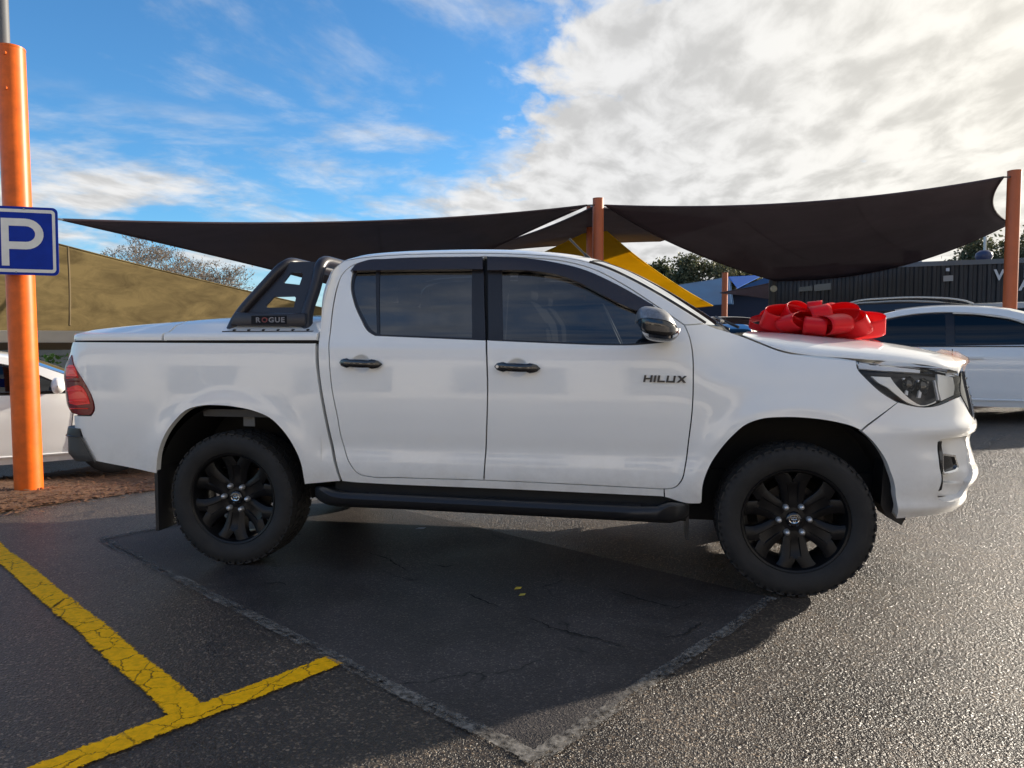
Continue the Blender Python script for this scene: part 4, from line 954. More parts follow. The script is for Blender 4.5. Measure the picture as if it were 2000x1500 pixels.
# ---- sports bar
def sports_bar():
    Yb, Yt = -.80, -.66
    def pt(px, py, f): y = Yb+(Yt-Yb)*f; return at_y(px, py, y)
    def arc(pts, r=.06): # smooth polyline
        P = [np.array(p) for p in pts]; loop = []
        for i in range(len(P)):
            if i in (0, len(P)-1): loop.append(P[i]); continue
            a, b, c = P[i-1], P[i], P[i+1]; d0 = min(r, .45*np.linalg.norm(b-a)); d1 = min(r, .45*np.linalg.norm(c-b)); p0 = b+(a-b)/np.linalg.norm(a-b)*d0; p1 = b+(c-b)/np.linalg.norm(c-b)*d1
            loop += [(1-t)**2*p0+2*t*(1-t)*b+t*t*p1 for t in np.linspace(0, 1, 8)]
        return loop
    hoops = []
    for px in ([(447, 655), (466, 614), (560, 510)], [(601, 655), (598, 612), (617, 560), (627, 508)]):
        q = [pt(x, y, max(0, (650-y)/150)) for x, y in px]; top = q[-1]
        path = q+[np.array([top[0], -top[1]*1.0, top[2]]) if False else np.array([top[0], 0, top[2]])]
        near_ = q; far = [np.array([p[0], -p[1], p[2]]) for p in q[::-1]]
        hoops.append(arc(near_+far, .10))
    bar = MB().tube(hoops[0], .030, 14).build('sports_bar', M_powder, truck, 60)
    MB().tube(hoops[1], .034, 14).build('hoop', M_powder, bar, 60)
    for s in (1, -1):
        # base beam with the name plate
        a, b = pt(468, 624, 0), pt(598, 626, 0); V = []
        ym = Yb
        P = [(a[0]-.01, a[2]+.040), (b[0]+.01, b[2]+.040), (b[0]+.01, b[2]-.036), (a[0]-.05, a[2]-.034)]
        o = MB().prism(P, (ym-.032)*s, (ym+.03)*s, lambda x, z, d: (x, d, z)).build('base_beam', M_powder, bar, None); bevel(o, .012)
        # side plate with two windows
        out = [(474, 615), (592, 617), (610, 560), (617, 511), (566, 511)]
        h1 = [(568, 531), (586, 531), (591, 535), (584, 556), (556, 553), (553, 551)]
        h2 = [(534, 579), (574, 578), (577, 582), (573, 600), (520, 601), (519, 596)]
        f = lambda q: np.array([pt(x, y, max(0, (650-y)/150)) for x, y in q])
        O, A, B = f(out), f(h1), f(h2)
        for d in (0,):
            loop = O[:, [0, 2]]; hs = [A[:, [0, 2]], B[:, [0, 2]]]
            def Sp(x, z): 
                x = np.asarray(x, float); z = np.asarray(z, float); y = Yb+(Yt-Yb)*np.clip((z-1.34)/.44, 0, 1)+.004; return np.stack([x+0*z, y*s, z+0*x], -1)
            if s > 0: panel('side_plate', [tuple(p)+(True,) for p in loop], M_powder, bar, S=Sp, holes=[[tuple(p)+(True,) for p in h] for h in hs], thick=.012, grid=.03, gap=0, both=True, seg=.02)
        # foot rail with bolts
        r0, r1 = at_y(436, 652, -.85), at_y(612, 655, -.85)
        ft = MB().box(r0[0], r1[0], min(-.862*s, -.74*s), max(-.862*s, -.74*s), 1.333, 1.353).build('foot_rail', M_black, bar)
        for k in range(6):
            x = r0[0]+.06+(r1[0]-r0[0]-.1)*k/5; MB().lathe([(.001, .012), (.010, .010), (.013, 0)], 8, (x, -.83*s, 1.352), axis='z').build('bolt', M_dark, ft)
    # name plate on the near and far beam
    a, b = at_y(491, 630, Yb-.033), at_y(560, 630, Yb-.033); z0, z1 = at_y(520, 633.5, Yb-.033)[2], at_y(520, 616.5, Yb-.033)[2]
    for s in (1, -1):
        pl = MB().box(a[0], b[0], min((Yb-.034)*s, (Yb-.030)*s), max((Yb-.034)*s, (Yb-.030)*s), z0, z1); pl = pl.build('name_plate', mat('plate_black', (.010, .010, .013), .7, spec=.2), bar)
        xx = a[0]+.028; M_pl, M_pr = mat('plate_letter', (.22, .21, .22), .7), mat('plate_letter_red', (.18, .03, .03), .5)
        for ch in 'ROGUE':
            cu = bpy.data.curves.new('plate_letter', 'FONT'); cu.body = ch; cu.size = .040; cu.extrude = .001; cu.offset = .0012
            t = bpy.data.objects.new('plate_letter', cu); COL.objects.link(t); bpy.context.view_layer.update()
            me = bpy.data.meshes.new_from_object(t.evaluated_get(bpy.context.evaluated_depsgraph_get())); bpy.data.objects.remove(t)
            me.materials.append(M_pr if ch == 'O' else M_pl); wd = max(v.co.x for v in me.vertices)
            for v in me.vertices: v.co = Vector((v.co.x*1.15, v.co.y, v.co.z))
            o = bpy.data.objects.new('plate_letter', me); link(o, pl)
            if s > 0: o.location = (xx, Yb-.0355, z0+.012); o.rotation_euler = (R(90), 0, 0)
            else: o.location = (a[0]+b[0]-xx, -(Yb-.0355), z0+.012); o.rotation_euler = (R(90), 0, math.pi)
            xx += wd*1.15+.006
sports_bar()
# ------------------------------------------------------------------ the yard round the truck
M_orange = mat('orange_paint', (.72, .125, .006), .42, spec=.35, var=.22, vscale=7)
M_orange2 = mat('faded_orange_paint', (.46, .10, .028), .5, var=.12, vscale=3)
M_galv = mat('galvanised_steel', (.30, .31, .32), .45, metal=.6, var=.1)
def fabric(name, col, col2, scale=1.2, rough=.85, stain=0.0, weave=500, trans=.12, holes=0.0):
    m = bpy.data.materials.new(name); m.use_nodes = True; nt = m.node_tree; b = nt.nodes['Principled BSDF']; N = nt.nodes.new; L = nt.links.new
    tc = N('ShaderNodeTexCoord'); no = N('ShaderNodeTexNoise'); no.inputs['Scale'].default_value = scale; no.inputs['Detail'].default_value = 8; no.inputs['Roughness'].default_value = .68; no.inputs['Distortion'].default_value = .6
    mp = N('ShaderNodeMapping'); mp.inputs['Scale'].default_value = (1, 1, 2.2); L(tc.outputs['Object'], mp.inputs[0]); L(mp.outputs[0], no.inputs[0])
    mr = N('ShaderNodeMapRange'); mr.inputs[1].default_value = .38; mr.inputs[2].default_value = .66; L(no.outputs[0], mr.inputs[0])
    mx = N('ShaderNodeMix'); mx.data_type = 'RGBA'; L(mr.outputs[0], mx.inputs[0]); mx.inputs[6].default_value = (*col, 1); mx.inputs[7].default_value = (*col2, 1)
    L(mx.outputs[2], b.inputs['Base Color']); b.inputs['Roughness'].default_value = rough; b.inputs['Specular IOR Level'].default_value = .2
    wv = N('ShaderNodeTexNoise'); wv.inputs['Scale'].default_value = weave; L(tc.outputs['Object'], wv.inputs[0]); bp = N('ShaderNodeBump'); bp.inputs['Strength'].default_value = .15; L(wv.outputs[0], bp.inputs['Height']); L(bp.outputs[0], b.inputs['Normal'])
    # knitted cloth lets a little light through
    tr = N('ShaderNodeBsdfTranslucent'); L(mx.outputs[2], tr.inputs[0]); ms = N('ShaderNodeMixShader'); ms.inputs[0].default_value = trans
    out = nt.nodes['Material Output']; L(b.outputs[0], ms.inputs[1]); L(tr.outputs[0], ms.inputs[2]); L(ms.outputs[0], out.inputs[0])
    if holes:
        tp = N('ShaderNodeBsdfTransparent'); m2 = N('ShaderNodeMixShader'); m2.inputs[0].default_value = holes; L(ms.outputs[0], m2.inputs[1]); L(tp.outputs[0], m2.inputs[2]); L(m2.outputs[0], out.inputs[0])
    return m
M_sail = fabric('charcoal_shade_cloth', (.082, .060, .070), (.105, .078, .090), .5, trans=.30, holes=.070)
M_mustard = fabric('mustard_cloth', (.31, .23, .10), (.155, .113, .05), 1.3, trans=.36)
M_yellowsail = fabric('yellow_shade_cloth', (.85, .60, .03), (.75, .52, .02), .5, trans=.55)
M_bluesail = fabric('dark_blue_cloth', (.012, .11, .28), (.010, .085, .22), .4, trans=.4)
M_blue2 = fabric('bright_blue_cloth', (.03, .18, .62), (.025, .15, .55), .4, trans=.45)
M_cable = mat('cable', (.12, .12, .12), .4, metal=.8)

def post(name, base, top, r0, mt, label, cat='post', cap=True, group=None):
    o = empty(name, base, 0, label, cat, group); d = np.array(top)-np.array(base); t = MB(); L = np.linalg.norm(d)
    t.tube([(0, 0, 0), tuple(d*.5), tuple(d)], r0, 24, cap=False).build('pole', mt, o, 60)
    c = MB().tube([tuple(d*(1-.012/L)), tuple(d*(1+.006/L))], r0*1.02, 24).build('cap', mt, o, 40)
    MB().lathe([(r0*1.0, .0), (r0*1.5, 0), (r0*1.5, .014), (r0*1.0, .016)], 20, (0, 0, .0), axis='z').build('base_plate', mt, o, 40)
    return o
# near left post with its sign
b0 = at_g(57, 961); dcam = float((b0-CAM) @ CM[2]); t0 = at_d(21, 96, dcam)
PL = post('shade_post', tuple(b0), tuple(t0), .113, M_orange, 'tall bright orange steel post carrying the blue P sign', 'post')
dd = t0-b0; g0 = at_d(7, 110, dcam+.02)-b0; g1 = at_d(-4, -160, dcam+.02)-b0
g0[2] = dd[2]-.05
MB().tube([tuple(g0), tuple(g1)], .055, 16).build('mast', mat('mast_grey', (.10, .105, .115), .6), PL, 60)
for px, py in ((10, 103), (12, 172)):
    q = at_d(px, py, dcam-.11)-b0; MB().tube([tuple(q+np.array([0, .03, 0])), tuple(q-np.array([0, .012, 0]))], .014, 8).build('bolt', M_orange, PL, 40)
def psign():
    ds = dcam-.26
    c = {k: at_d(*p, ds+o) for k, p, o in (('tl', (-36, 397), .0), ('tr', (111, 410), .12), ('br', (116, 539), .12), ('bl', (-34, 535), .0))}
    o = empty('parking_sign', tuple((c['bl']+c['br'])/2), 0, 'blue parking sign with a white letter P on the orange post', 'sign'); base = (c['bl']+c['br'])/2
    U = c['br']-c['bl']; V = (c['tl']-c['bl']+c['tr']-c['br'])/2; n = np.cross(U, V); n /= np.linalg.norm(n)     # towards the viewer
    def fn(a, b, d): return tuple(c['bl']+U*a+V*b+n*d-base)
    def rr(x0, x1, y0, y1, r, k=6):
        P = []
        for cx, cy, a0 in ((x1-r, y1-r, 0), (x0+r, y1-r, 90), (x0+r, y0+r, 180), (x1-r, y0+r, 270)):
            P += [(cx+r*math.cos(R(a0+90*i/k)), cy+r*math.sin(R(a0+90*i/k))) for i in range(k+1)]
        return P
    mb_ = mat('sign_blue', (.003, .028, .30), .55, spec=.2, var=.12, vscale=9); mw = mat('sign_white', (.75, .72, .64), .5, var=.06, vscale=12)
    MB().prism(rr(0, 1, 0, 1, .075), 0, .004, fn).build('sign_plate', mb_, o, None)
    outer, inner = rr(.035, .965, .038, .962, .055), rr(.075, .925, .085, .915, .02)
    k = len(outer); V3 = [fn(a, b, .0055) for a, b in outer+inner]; MB().add(V3, [(i, (i+1) % k, (i+1) % k+k, i+k) for i in range(k)]).build('sign_border', mw, o, None, fix=False)
    # letter P: stem and bowl
    P = [(.255, .13), (.355, .13), (.355, .375), (.575, .375)]
    P += [(.575+.235*math.cos(a), .60+.225*math.sin(a)) for a in np.linspace(-math.pi/2, math.pi/2, 14)][1:] + [(.255, .825)]
    inn = [(.355, .485), (.575, .485)] + [(.575+.125*math.cos(a), .60+.115*math.sin(a)) for a in np.linspace(-math.pi/2, math.pi/2, 12)][1:] + [(.355, .715)]
    loops = [[Vector((a, b, 0)) for a, b in P], [Vector((a, b, 0)) for a, b in inn][::-1]]; tri = geometry.tessellate_polygon(loops); pts = P+inn[::-1]
    MB().add([fn(a, b, .0075) for a, b in pts], [tuple(t) for t in tri]).build('letter_p', mw, o, None, fix=False)
    for a, b in ((.56, .985), (.44, .058)): MB().prism([(a+.012*math.cos(t), b-.02+.012*math.sin(t)) for t in np.linspace(0, 2*math.pi, 9)[:-1]], .0055, .012, fn).build('bolt', M_galv, o, None)
psign()

# ---- shade structure posts
def post_px(px, top_py, depth, r0, mt, label, group=None, tilt=0.0):
    t = at_d(px, top_py, depth); b = np.array([t[0]+tilt, t[1], gz(t[0], t[1])]); return post('shade_post', tuple(b), tuple(t), r0, mt, label, 'post', group=group), t
_, TM = post_px(1168.5, 388, 14.5, .108, M_orange2, 'weathered orange post behind the cab where two charcoal sails meet')
_, TR = post_px(1981.5, 334, 12.8, .108, M_orange2, 'weathered orange post at the right edge behind the white sedan')
_, TS = post_px(1416, 533, 32, .125, M_orange2, 'short faded orange post in front of the blue shade cloth')
_, TB = post_px(1153, 402, 19, .10, M_orange2, 'slim orange post half hidden behind the middle orange post')
M_darkpost = mat('dark_steel', (.03, .028, .03), .5)
PDK, TD = post_px(1509, 548, 19.7, .095, M_darkpost, 'dark steel post with a round light at the left end of the container building')

def sail(name, cor, bow, mt, label, group='shade sails over the car yard', n=28, hem=.018, cables=()):
    """cloth between corner points; each edge pulled in towards the middle by bow (fraction), corners on posts"""
    C = [np.array(c, float) for c in cor]; ctr = sum(C)/len(C); k = len(C)
    o = empty(name, tuple(C[0]), 0, label, 'shade sail', group); b = C[0]
    def edge(i, t):
        a, c = C[i], C[(i+1) % k]; m = (a+c)/2; p = m+(ctr-m)*bow[i][0]+np.array([0, 0, -bow[i][1]]); q = 2*p-.5*a-.5*c
        return (1-t)**2*a+2*t*(1-t)*q+t*t*c
    P = np.zeros((n+1, n+1, 3)); 
    for i in range(n+1):
        for j in range(n+1):
            u, v = j/n, i/n
            if k == 4:
                S0, S1 = edge(0, u), edge(2, 1-u); T0, T1 = edge(3, 1-v), edge(1, v)
                P[i, j] = (1-v)*S0+v*S1+(1-u)*T0+u*T1-((1-u)*(1-v)*C[0]+u*(1-v)*C[1]+u*v*C[2]+(1-u)*v*C[3])
            else:
                S0 = edge(0, u); T0, T1 = edge(2, 1-v), edge(1, v)
                P[i, j] = (1-v)*S0+v*C[2]+(1-u)*T0+u*T1-((1-u)*(1-v)*C[0]+u*(1-v)*C[1]+u*v*C[2]+(1-u)*v*C[2])
    c = grid_mesh('cloth', P-b, mt, o)
    md = c.modifiers.new('thickness', 'SOLIDIFY'); md.thickness = .006
    rim = list(P[0])+list(P[1:, -1])+(list(P[-1][::-1][1:]) if k == 4 else [])+list(P[::-1, 0][1:-1])
    MB().tube([tuple(q-b) for q in rim], hem, 6, closed=True).build('hem_rope', mt, o, 60)
    for u_ in ((.34, .67) if k == 4 else (.5,)):
        j_ = int(u_*n); MB().tube([tuple(q-b) for q in P[:-1, j_]], hem*.3, 5).build('panel_seam', mt, o, 60)
    for i, e in cables: MB().tube([tuple(C[i]-b), tuple(np.array(e)-b)], .014, 6).build('corner_cable', M_cable, o, 60)
    return o
sail('shade_sail', [at_d(122, 429, 9.5), at_d(1146, 401, 14.3), at_d(770, 590, 21)], [(.075, .10), (.10, 0), (.05, 0)], M_sail, 'long charcoal shade sail stretching from the P sign to the middle post', cables=((1, TM-np.array([0, 0, .12])), (0, at_d(64, 420, dcam))))
sail('shade_sail', [at_d(1182, 401, 14.6), at_d(1960, 346, 12.7), at_d(1974, 436, 17.5), at_d(1512, 548, 19.6)], [(.13, .10), (.085, 0), (-.14, .30), (-.10, 0)], M_sail, 'wide charcoal shade sail between the middle and right orange posts', cables=((0, TM-np.array([0, 0, .14])), (1, TR-np.array([0, 0, .10])), (3, TD)))
sail('shade_sail', [at_d(1158, 404, 15.2), at_d(1420, 430, 19), at_d(1290, 471, 24), at_d(880, 500, 25)], [(.0, 0), (.0, 0), (-.02, -.10), (.16, 0)], M_sail, 'charcoal sail dipping left of the middle post behind the cab roof', cables=((0, TB),))
mu = sail('shade_sail', [at_d(-260, 375, 13), at_d(660, 608, 20), at_d(660, 645, 20), at_d(-260, 650, 13)], [(.115, 0), (0, 0), (-.03, 0), (0, 0)], M_mustard, 'stained mustard cloth hanging behind the left orange post')
# its seam
sm_ = [at_d(132.5+4*math.sin(t*2.2), 482+154*t, 15.2-.4*t) for t in np.linspace(0, 1, 12)]; MB().tube([tuple(p-np.array(mu.location)) for p in sm_], .022, 6).build('seam', mat('seam_brown', (.09, .06, .02), .8), mu, 60)
sail('shade_sail', [at_d(1172, 440, 20), at_d(1392, 597, 27), at_d(1200, 625, 27), at_d(1020, 510, 23)], [(.12, 0), (.04, 0), (0, 0), (.02, 0)], M_yellowsail, 'yellow shade sail sloping down behind the windscreen')
sail('shade_sail', [at_d(1040, 505, 26), at_d(1160, 470, 24), at_d(1100, 505, 27)], [(.05, 0), (.05, 0), (.05, 0)], M_yellowsail, 'small yellow sail tip behind the cab roof')
sail('shade_sail', [at_d(1290, 562, 36), at_d(1425, 541, 40), at_d(1432, 594, 34), at_d(1300, 606, 32)], [(.02, 0), (0, 0), (.05, 0), (0, 0)], M_bluesail, 'dark blue shade cloth behind the yellow sail')
sail('shade_sail', [at_d(1422, 541, 36), at_d(1492, 537, 36), at_d(1440, 563, 32)], [(.03, 0), (.04, 0), (.03, 0)], M_blue2, 'bright blue shade cloth beside the short orange post')
sail('shade_sail', [at_d(1440, 564, 33), at_d(1505, 538, 34), at_d(1515, 560, 30)], [(.03, 0), (0, 0), (.03, 0)], M_bluesail, 'deep blue shade cloth fold below the bright blue cloth')
sail('shade_sail', [at_d(1406, 572, 27), at_d(1510, 552, 22), at_d(1512, 585, 22)], [(.04, 0), (0, 0), (.10, 0)], M_sail, 'low charcoal sail beside the dark post')

# ---- container building with signs
M_cont = mat('charcoal_corrugated', (.030, .030, .036), .55, var=.18, vscale=2)
M_lblue = mat('pale_blue_sign', (.36, .50, .80), .4); M_wht = mat('sign_lettering', (.72, .73, .76), .5)
def building():
    A, B = at_d(1512, 545, 20.3), at_d(1970, 515, 18.2); u = (B-A)[:2]; u = u/np.linalg.norm(u); e = np.array([u[0], u[1]]); L = 16.0
    n2 = np.array([e[1], -e[0]])                          # towards the viewer
    base = np.array([A[0], A[1], 0.0])
    o = empty('container_building', tuple(base), 0, 'dark charcoal corrugated container building behind the parked cars', 'building')
    def W(s, z, d=0.0): return (e[0]*s+n2[0]*d, e[1]*s+n2[1]*d, z)
    def wz(px, py):
        d = ray(px, py); q = CAM-base; M_ = np.array([[d[0], -e[0]], [d[1], -e[1]]]); t = np.linalg.solve(M_, -q[:2]); return t[1], CAM[2]+d[2]*t[0]
    # corrugated front
    prof = []; s = 0; k = 0
    while s < L: prof += [(s, 0), (s+.07, 0), (s+.10, -.035), (s+.17, -.035), (s+.20, 0)]; s += .20
    zt = wz(1690, 523)[1]; P = np.array([[W(a, z, d) for a, d in prof] for z in (.0, zt)]); grid_mesh('corrugated_wall', P, M_cont, o, 20)
    MB().add([W(a, z, d) for a, d in ((0, -.04), (L, -.04), (L, -2.5), (0, -2.5)) for z in (.0, zt)], [(0, 2, 3, 1), (2, 4, 5, 3), (4, 6, 7, 5), (6, 0, 1, 7), (1, 3, 5, 7)]).build('shell', M_cont, o, None)
    MB().add([W(a, z, d) for a, d in ((-.05, .02), (L, .02), (L, -.10), (-.05, -.10)) for z in (zt-.02, zt+.10)], [(0, 2, 3, 1), (2, 4, 5, 3), (4, 6, 7, 5), (6, 0, 1, 7), (1, 3, 5, 7)]).build('top_rail', mat('rail_grey', (.14, .15, .17), .5), o, None)
    def rect(p, name, mt_, d=.02, th=.03, parent=o):
        q = [wz(*a) for a in p]; V = [W(a, z, dd_) for dd_ in (d, d+th) for a, z in q]; return MB().add(V, [(4, 5, 6, 7), (0, 3, 2, 1), (0, 1, 5, 4), (1, 2, 6, 5), (2, 3, 7, 6), (3, 0, 4, 7)]).build(name, mt_, parent, None)
    rect([(1560, 561), (1587, 558.5), (1587, 568), (1560, 570)], 'window', mat('dim_glass', (.06, .06, .065), .2)); rect([(1590, 556.5), (1623, 553), (1623, 566), (1590, 569)], 'window', mat('dim_glass2', (.10, .10, .105), .2))
    rect([(1842, 539), (1861, 538), (1861, 549), (1842, 550)], 'vent_panel', mat('vent_white', (.42, .42, .44), .5)); rect([(1847, 524), (1854, 523.5), (1854, 530), (1847, 530)], 'wall_light', mat('lamp_white', (.70, .74, .85), .4))
    # blue fascia sign
    sg = tag(rect([(1508, 535), (1640, 512), (1640, 538), (1510, 549)], 'fascia_sign', mat('navy_sign', (.018, .035, .085), .4), d=.04, parent=None), 'navy blue sign with white lettering along the container building', 'sign'); sg.location = tuple(base)
    def lett(x0, y0, x1, y1, h, parent): rect([(x0, y0-h), (x1, y1-h), (x1, y1), (x0, y0)], 'lettering', M_wht, d=.075, th=.006, parent=parent)
    for x0, x1 in ((1520, 1531), (1533, 1537), (1539, 1560), (1561, 1565.5), (1567.5, 1599.5), (1601, 1604.5), (1606, 1637)): lett(x0, 546.6-.094*(x0-1520), x1, 546.6-.094*(x1-1520), 2.4, sg)
    for x0, x1 in ((1597, 1608), (1609, 1620), (1623, 1633)): lett(x0, 527-.11*(x0-1597), x1, 527-.11*(x1-1597), 3.5, sg)
    rect([(1637.5, 517), (1641.5, 516.5), (1641.5, 537.5), (1637.5, 538)], 'end_strip', mat('strip_grey', (.45, .52, .58), .4), d=.08, parent=sg)
    ps = tag(rect([(1646, 526), (1671, 523.5), (1671, 533), (1646, 536)], 'wall_sign', M_lblue, d=.05, parent=None), 'small pale blue sign on the container building right of the navy sign', 'sign'); ps.location = tuple(base)
    rect([(1645.5, 536), (1671.5, 533), (1671.5, 537), (1645.5, 539)], 'sign_foot', mat('deep_blue', (.01, .03, .16), .4), d=.05, parent=ps)
    rect([(1676, 509), (1680, 508), (1681, 522), (1678, 523)], 'bracket', mat('pale_bracket', (.6, .6, .52), .5), d=.06)
    # big white lettering by the right post
    for ch, px, py, size in (('W', 1941, 547, .36), ('A', 1989, 567, .40), ('E', 1997, 541.5, .40)):
        s_, z_ = wz(px, py); cu = bpy.data.curves.new('wall_letter', 'FONT'); cu.body = ch; cu.size = size; cu.extrude = .01; cu.offset = .010; t = bpy.data.objects.new('t', cu); COL.objects.link(t); bpy.context.view_layer.update()
        me = bpy.data.meshes.new_from_object(t.evaluated_get(bpy.context.evaluated_depsgraph_get())); bpy.data.objects.remove(t); me.materials.append(M_wht); l = bpy.data.objects.new('wall_letter', me); link(l, o)
        l.matrix_local = Matrix([[e[0], 0, n2[0], W(s_, 0, .04)[0]], [e[1], 0, n2[1], W(s_, 0, .04)[1]], [0, 1, 0, z_], [0, 0, 0, 1]])
    # things on its roof
    s_, z_ = wz(1785, 522); q = np.array(W(s_, zt+.10, -.5))+base
    ac = empty('air_conditioner', tuple(q), math.atan2(e[1], e[0]), 'white air conditioner box on the roof of the container building', 'air conditioner'); bx = MB().box(-.22, .22, -.15, .15, 0, .34).build('case', mat('ac_white', (.62, .62, .60), .5), ac); bevel(bx, .015)
    for sx in (-.09, .09): MB().lathe([(.001, -.162), (.075, -.162), (.08, -.15)], 16, (sx-.03, 0, .18)).build('fan_grille', M_darkpost, ac)
    s_, z_ = wz(1926, 516); q = np.array(W(s_, zt+.10, -.3))+base
    MB().lathe([(.001, .26), (.10, .25), (.18, .19), (.20, .10), (.16, .01), (.001, 0)], 20, axis='z').build('roof_vent', mat('vent_blue', (.035, .05, .12), .4), None, 60); rv = bpy.context.scene.objects['roof_vent']; rv.location = tuple(q); tag(rv, 'round dark blue ventilator on the roof of the container building', 'ventilator')
    q = at_d(1924, 496, 26); r_ = at_d(1924, 462, 26); mb = MB().tube([(q[0], q[1], zt-.2), tuple(r_)], .05, 8).build('light_mast', mat('mast_white', (.6, .6, .57), .5), None, 60); tag(mb, 'thin white mast behind the container building near the right post', 'mast')
building()
# round light on the dark post
q = at_d(1511, 564, 19.58); li = MB().lathe([(.001, -.05), (.05, -.05), (.085, -.035), (.085, .03)], 18, tuple(q-np.array(PDK.location))).build('round_light', mat('lamp_cream', (.50, .46, .36), .4), PDK, 50)

# ---- low cream awning, grey wall and plants behind the left post
M_cream = fabric('cream_cloth', (.80, .72, .60), (.74, .66, .54), .5, trans=.55); M_tan = mat('tan_lining', (.26, .18, .11), .7)
def left_back():
    a, b = at_d(-120, 645, 11.5), at_d(330, 641, 13.0); z1 = a[2]; z0 = at_d(20, 669, 11.8)[2]
    o = empty('cream_awning', tuple(a), 0, 'long cream cloth awning edge behind the left orange post', 'awning'); d = b-a; u = d[:2]/np.linalg.norm(d[:2]); n = np.array([u[1], -u[0]]); L = np.linalg.norm(d[:2])
    V = lambda s, dd_, z: (u[0]*s+n[0]*dd_, u[1]*s+n[1]*dd_, z-a[2])
    MB().add([V(s, dd_, z) for s in (0, L) for dd_, z in ((0, z0), (0, z1), (-1.6, z1+.03), (-1.6, z0+.06))], [(0, 4, 5, 1), (1, 5, 6, 2), (2, 6, 7, 3), (0, 1, 2, 3), (4, 7, 6, 5)]).build('fascia', M_cream, o, None)
    MB().add([V(s, dd_, z) for s in (0, L) for dd_, z in ((-.02, z0+.004), (-1.6, z0-.13), (-1.6, z0-.10), (-.02, z0+.03))], [(0, 1, 5, 4), (1, 2, 6, 5), (2, 3, 7, 6), (3, 0, 4, 7)]).build('lining', M_tan, o, None)
    for s in (.8, L-.5): MB().add([], []).tube([V(s, -1.3, z0-.1), V(s, -1.3, -.45)], .04, 8).build('support_post', M_galv, o, 60)
    w = MB(); A, B = at_d(-150, 690, 15), at_d(420, 690, 16.5)
    q = empty('grey_wall', (A[0], A[1], gz(A[0], A[1])), 0, 'low grey rendered wall behind the white hatchback', 'wall'); u2 = (B-A)[:2]; L2 = np.linalg.norm(u2); u2 /= L2; zt = at_d(120, 681, 15.4)[2]-gz(A[0], A[1])
    P = lambda s, d, z: (u2[0]*s+u2[1]*d, u2[1]*s-u2[0]*d, z)
    for k, (za, zb) in enumerate(((0, zt-.14), (zt-.14, zt))): MB().add([P(s, d, z) for s in (0, L2) for d in ((.06, -.06) if k == 0 else (.09, -.09)) for z in (za, zb)], [(0, 1, 5, 4), (2, 6, 7, 3), (1, 3, 7, 5), (0, 2, 3, 1), (4, 5, 7, 6)]).build('wall_body' if k == 0 else 'coping', mat('render_grey', (.26, .27, .26), .8, var=.08), q, None)
left_back()
def leaf_mesh(pts, size, mt, name, parent, droop=.2, elong=1.6):
    V = np.zeros((len(pts)*4, 3)); F = []
    for i, p in enumerate(pts):
        a = rng.normal(size=3); a[2] -= droop; a /= np.linalg.norm(a); b = np.cross(a, rng.normal(size=3)); b /= np.linalg.norm(b); s = size*rng.uniform(.6, 1.3)
        V[4*i:4*i+4] = (p-a*s*elong/2, p+b*s/2, p+a*s*elong/2, p-b*s/2); F.append((4*i, 4*i+1, 4*i+2, 4*i+3))
    return mk(name, V, F, mt, parent, None)
def leafmat(name, c0, c1):
    m = bpy.data.materials.new(name); m.use_nodes = True; nt = m.node_tree; b = nt.nodes['Principled BSDF']; N = nt.nodes.new
    g = N('ShaderNodeNewGeometry'); mx = N('ShaderNodeMix'); mx.data_type = 'RGBA'; mx.inputs[6].default_value = (*c0, 1); mx.inputs[7].default_value = (*c1, 1); nt.links.new(g.outputs['Random Per Island'], mx.inputs[0]); nt.links.new(mx.outputs[2], b.inputs['Base Color']); b.inputs['Roughness'].default_value = .6
    tr = N('ShaderNodeBsdfTranslucent'); nt.links.new(mx.outputs[2], tr.inputs[0]); ms = N('ShaderNodeMixShader'); ms.inputs[0].default_value = .3; o = nt.nodes['Material Output']; nt.links.new(b.outputs[0], ms.inputs[1]); nt.links.new(tr.outputs[0], ms.inputs[2]); nt.links.new(ms.outputs[0], o.inputs[0]); return m
M_bark = mat('tree_bark', (.10, .075, .055), .9, var=.3); M_bark2 = mat('pale_gum_bark', (.22, .19, .16), .8, var=.3)
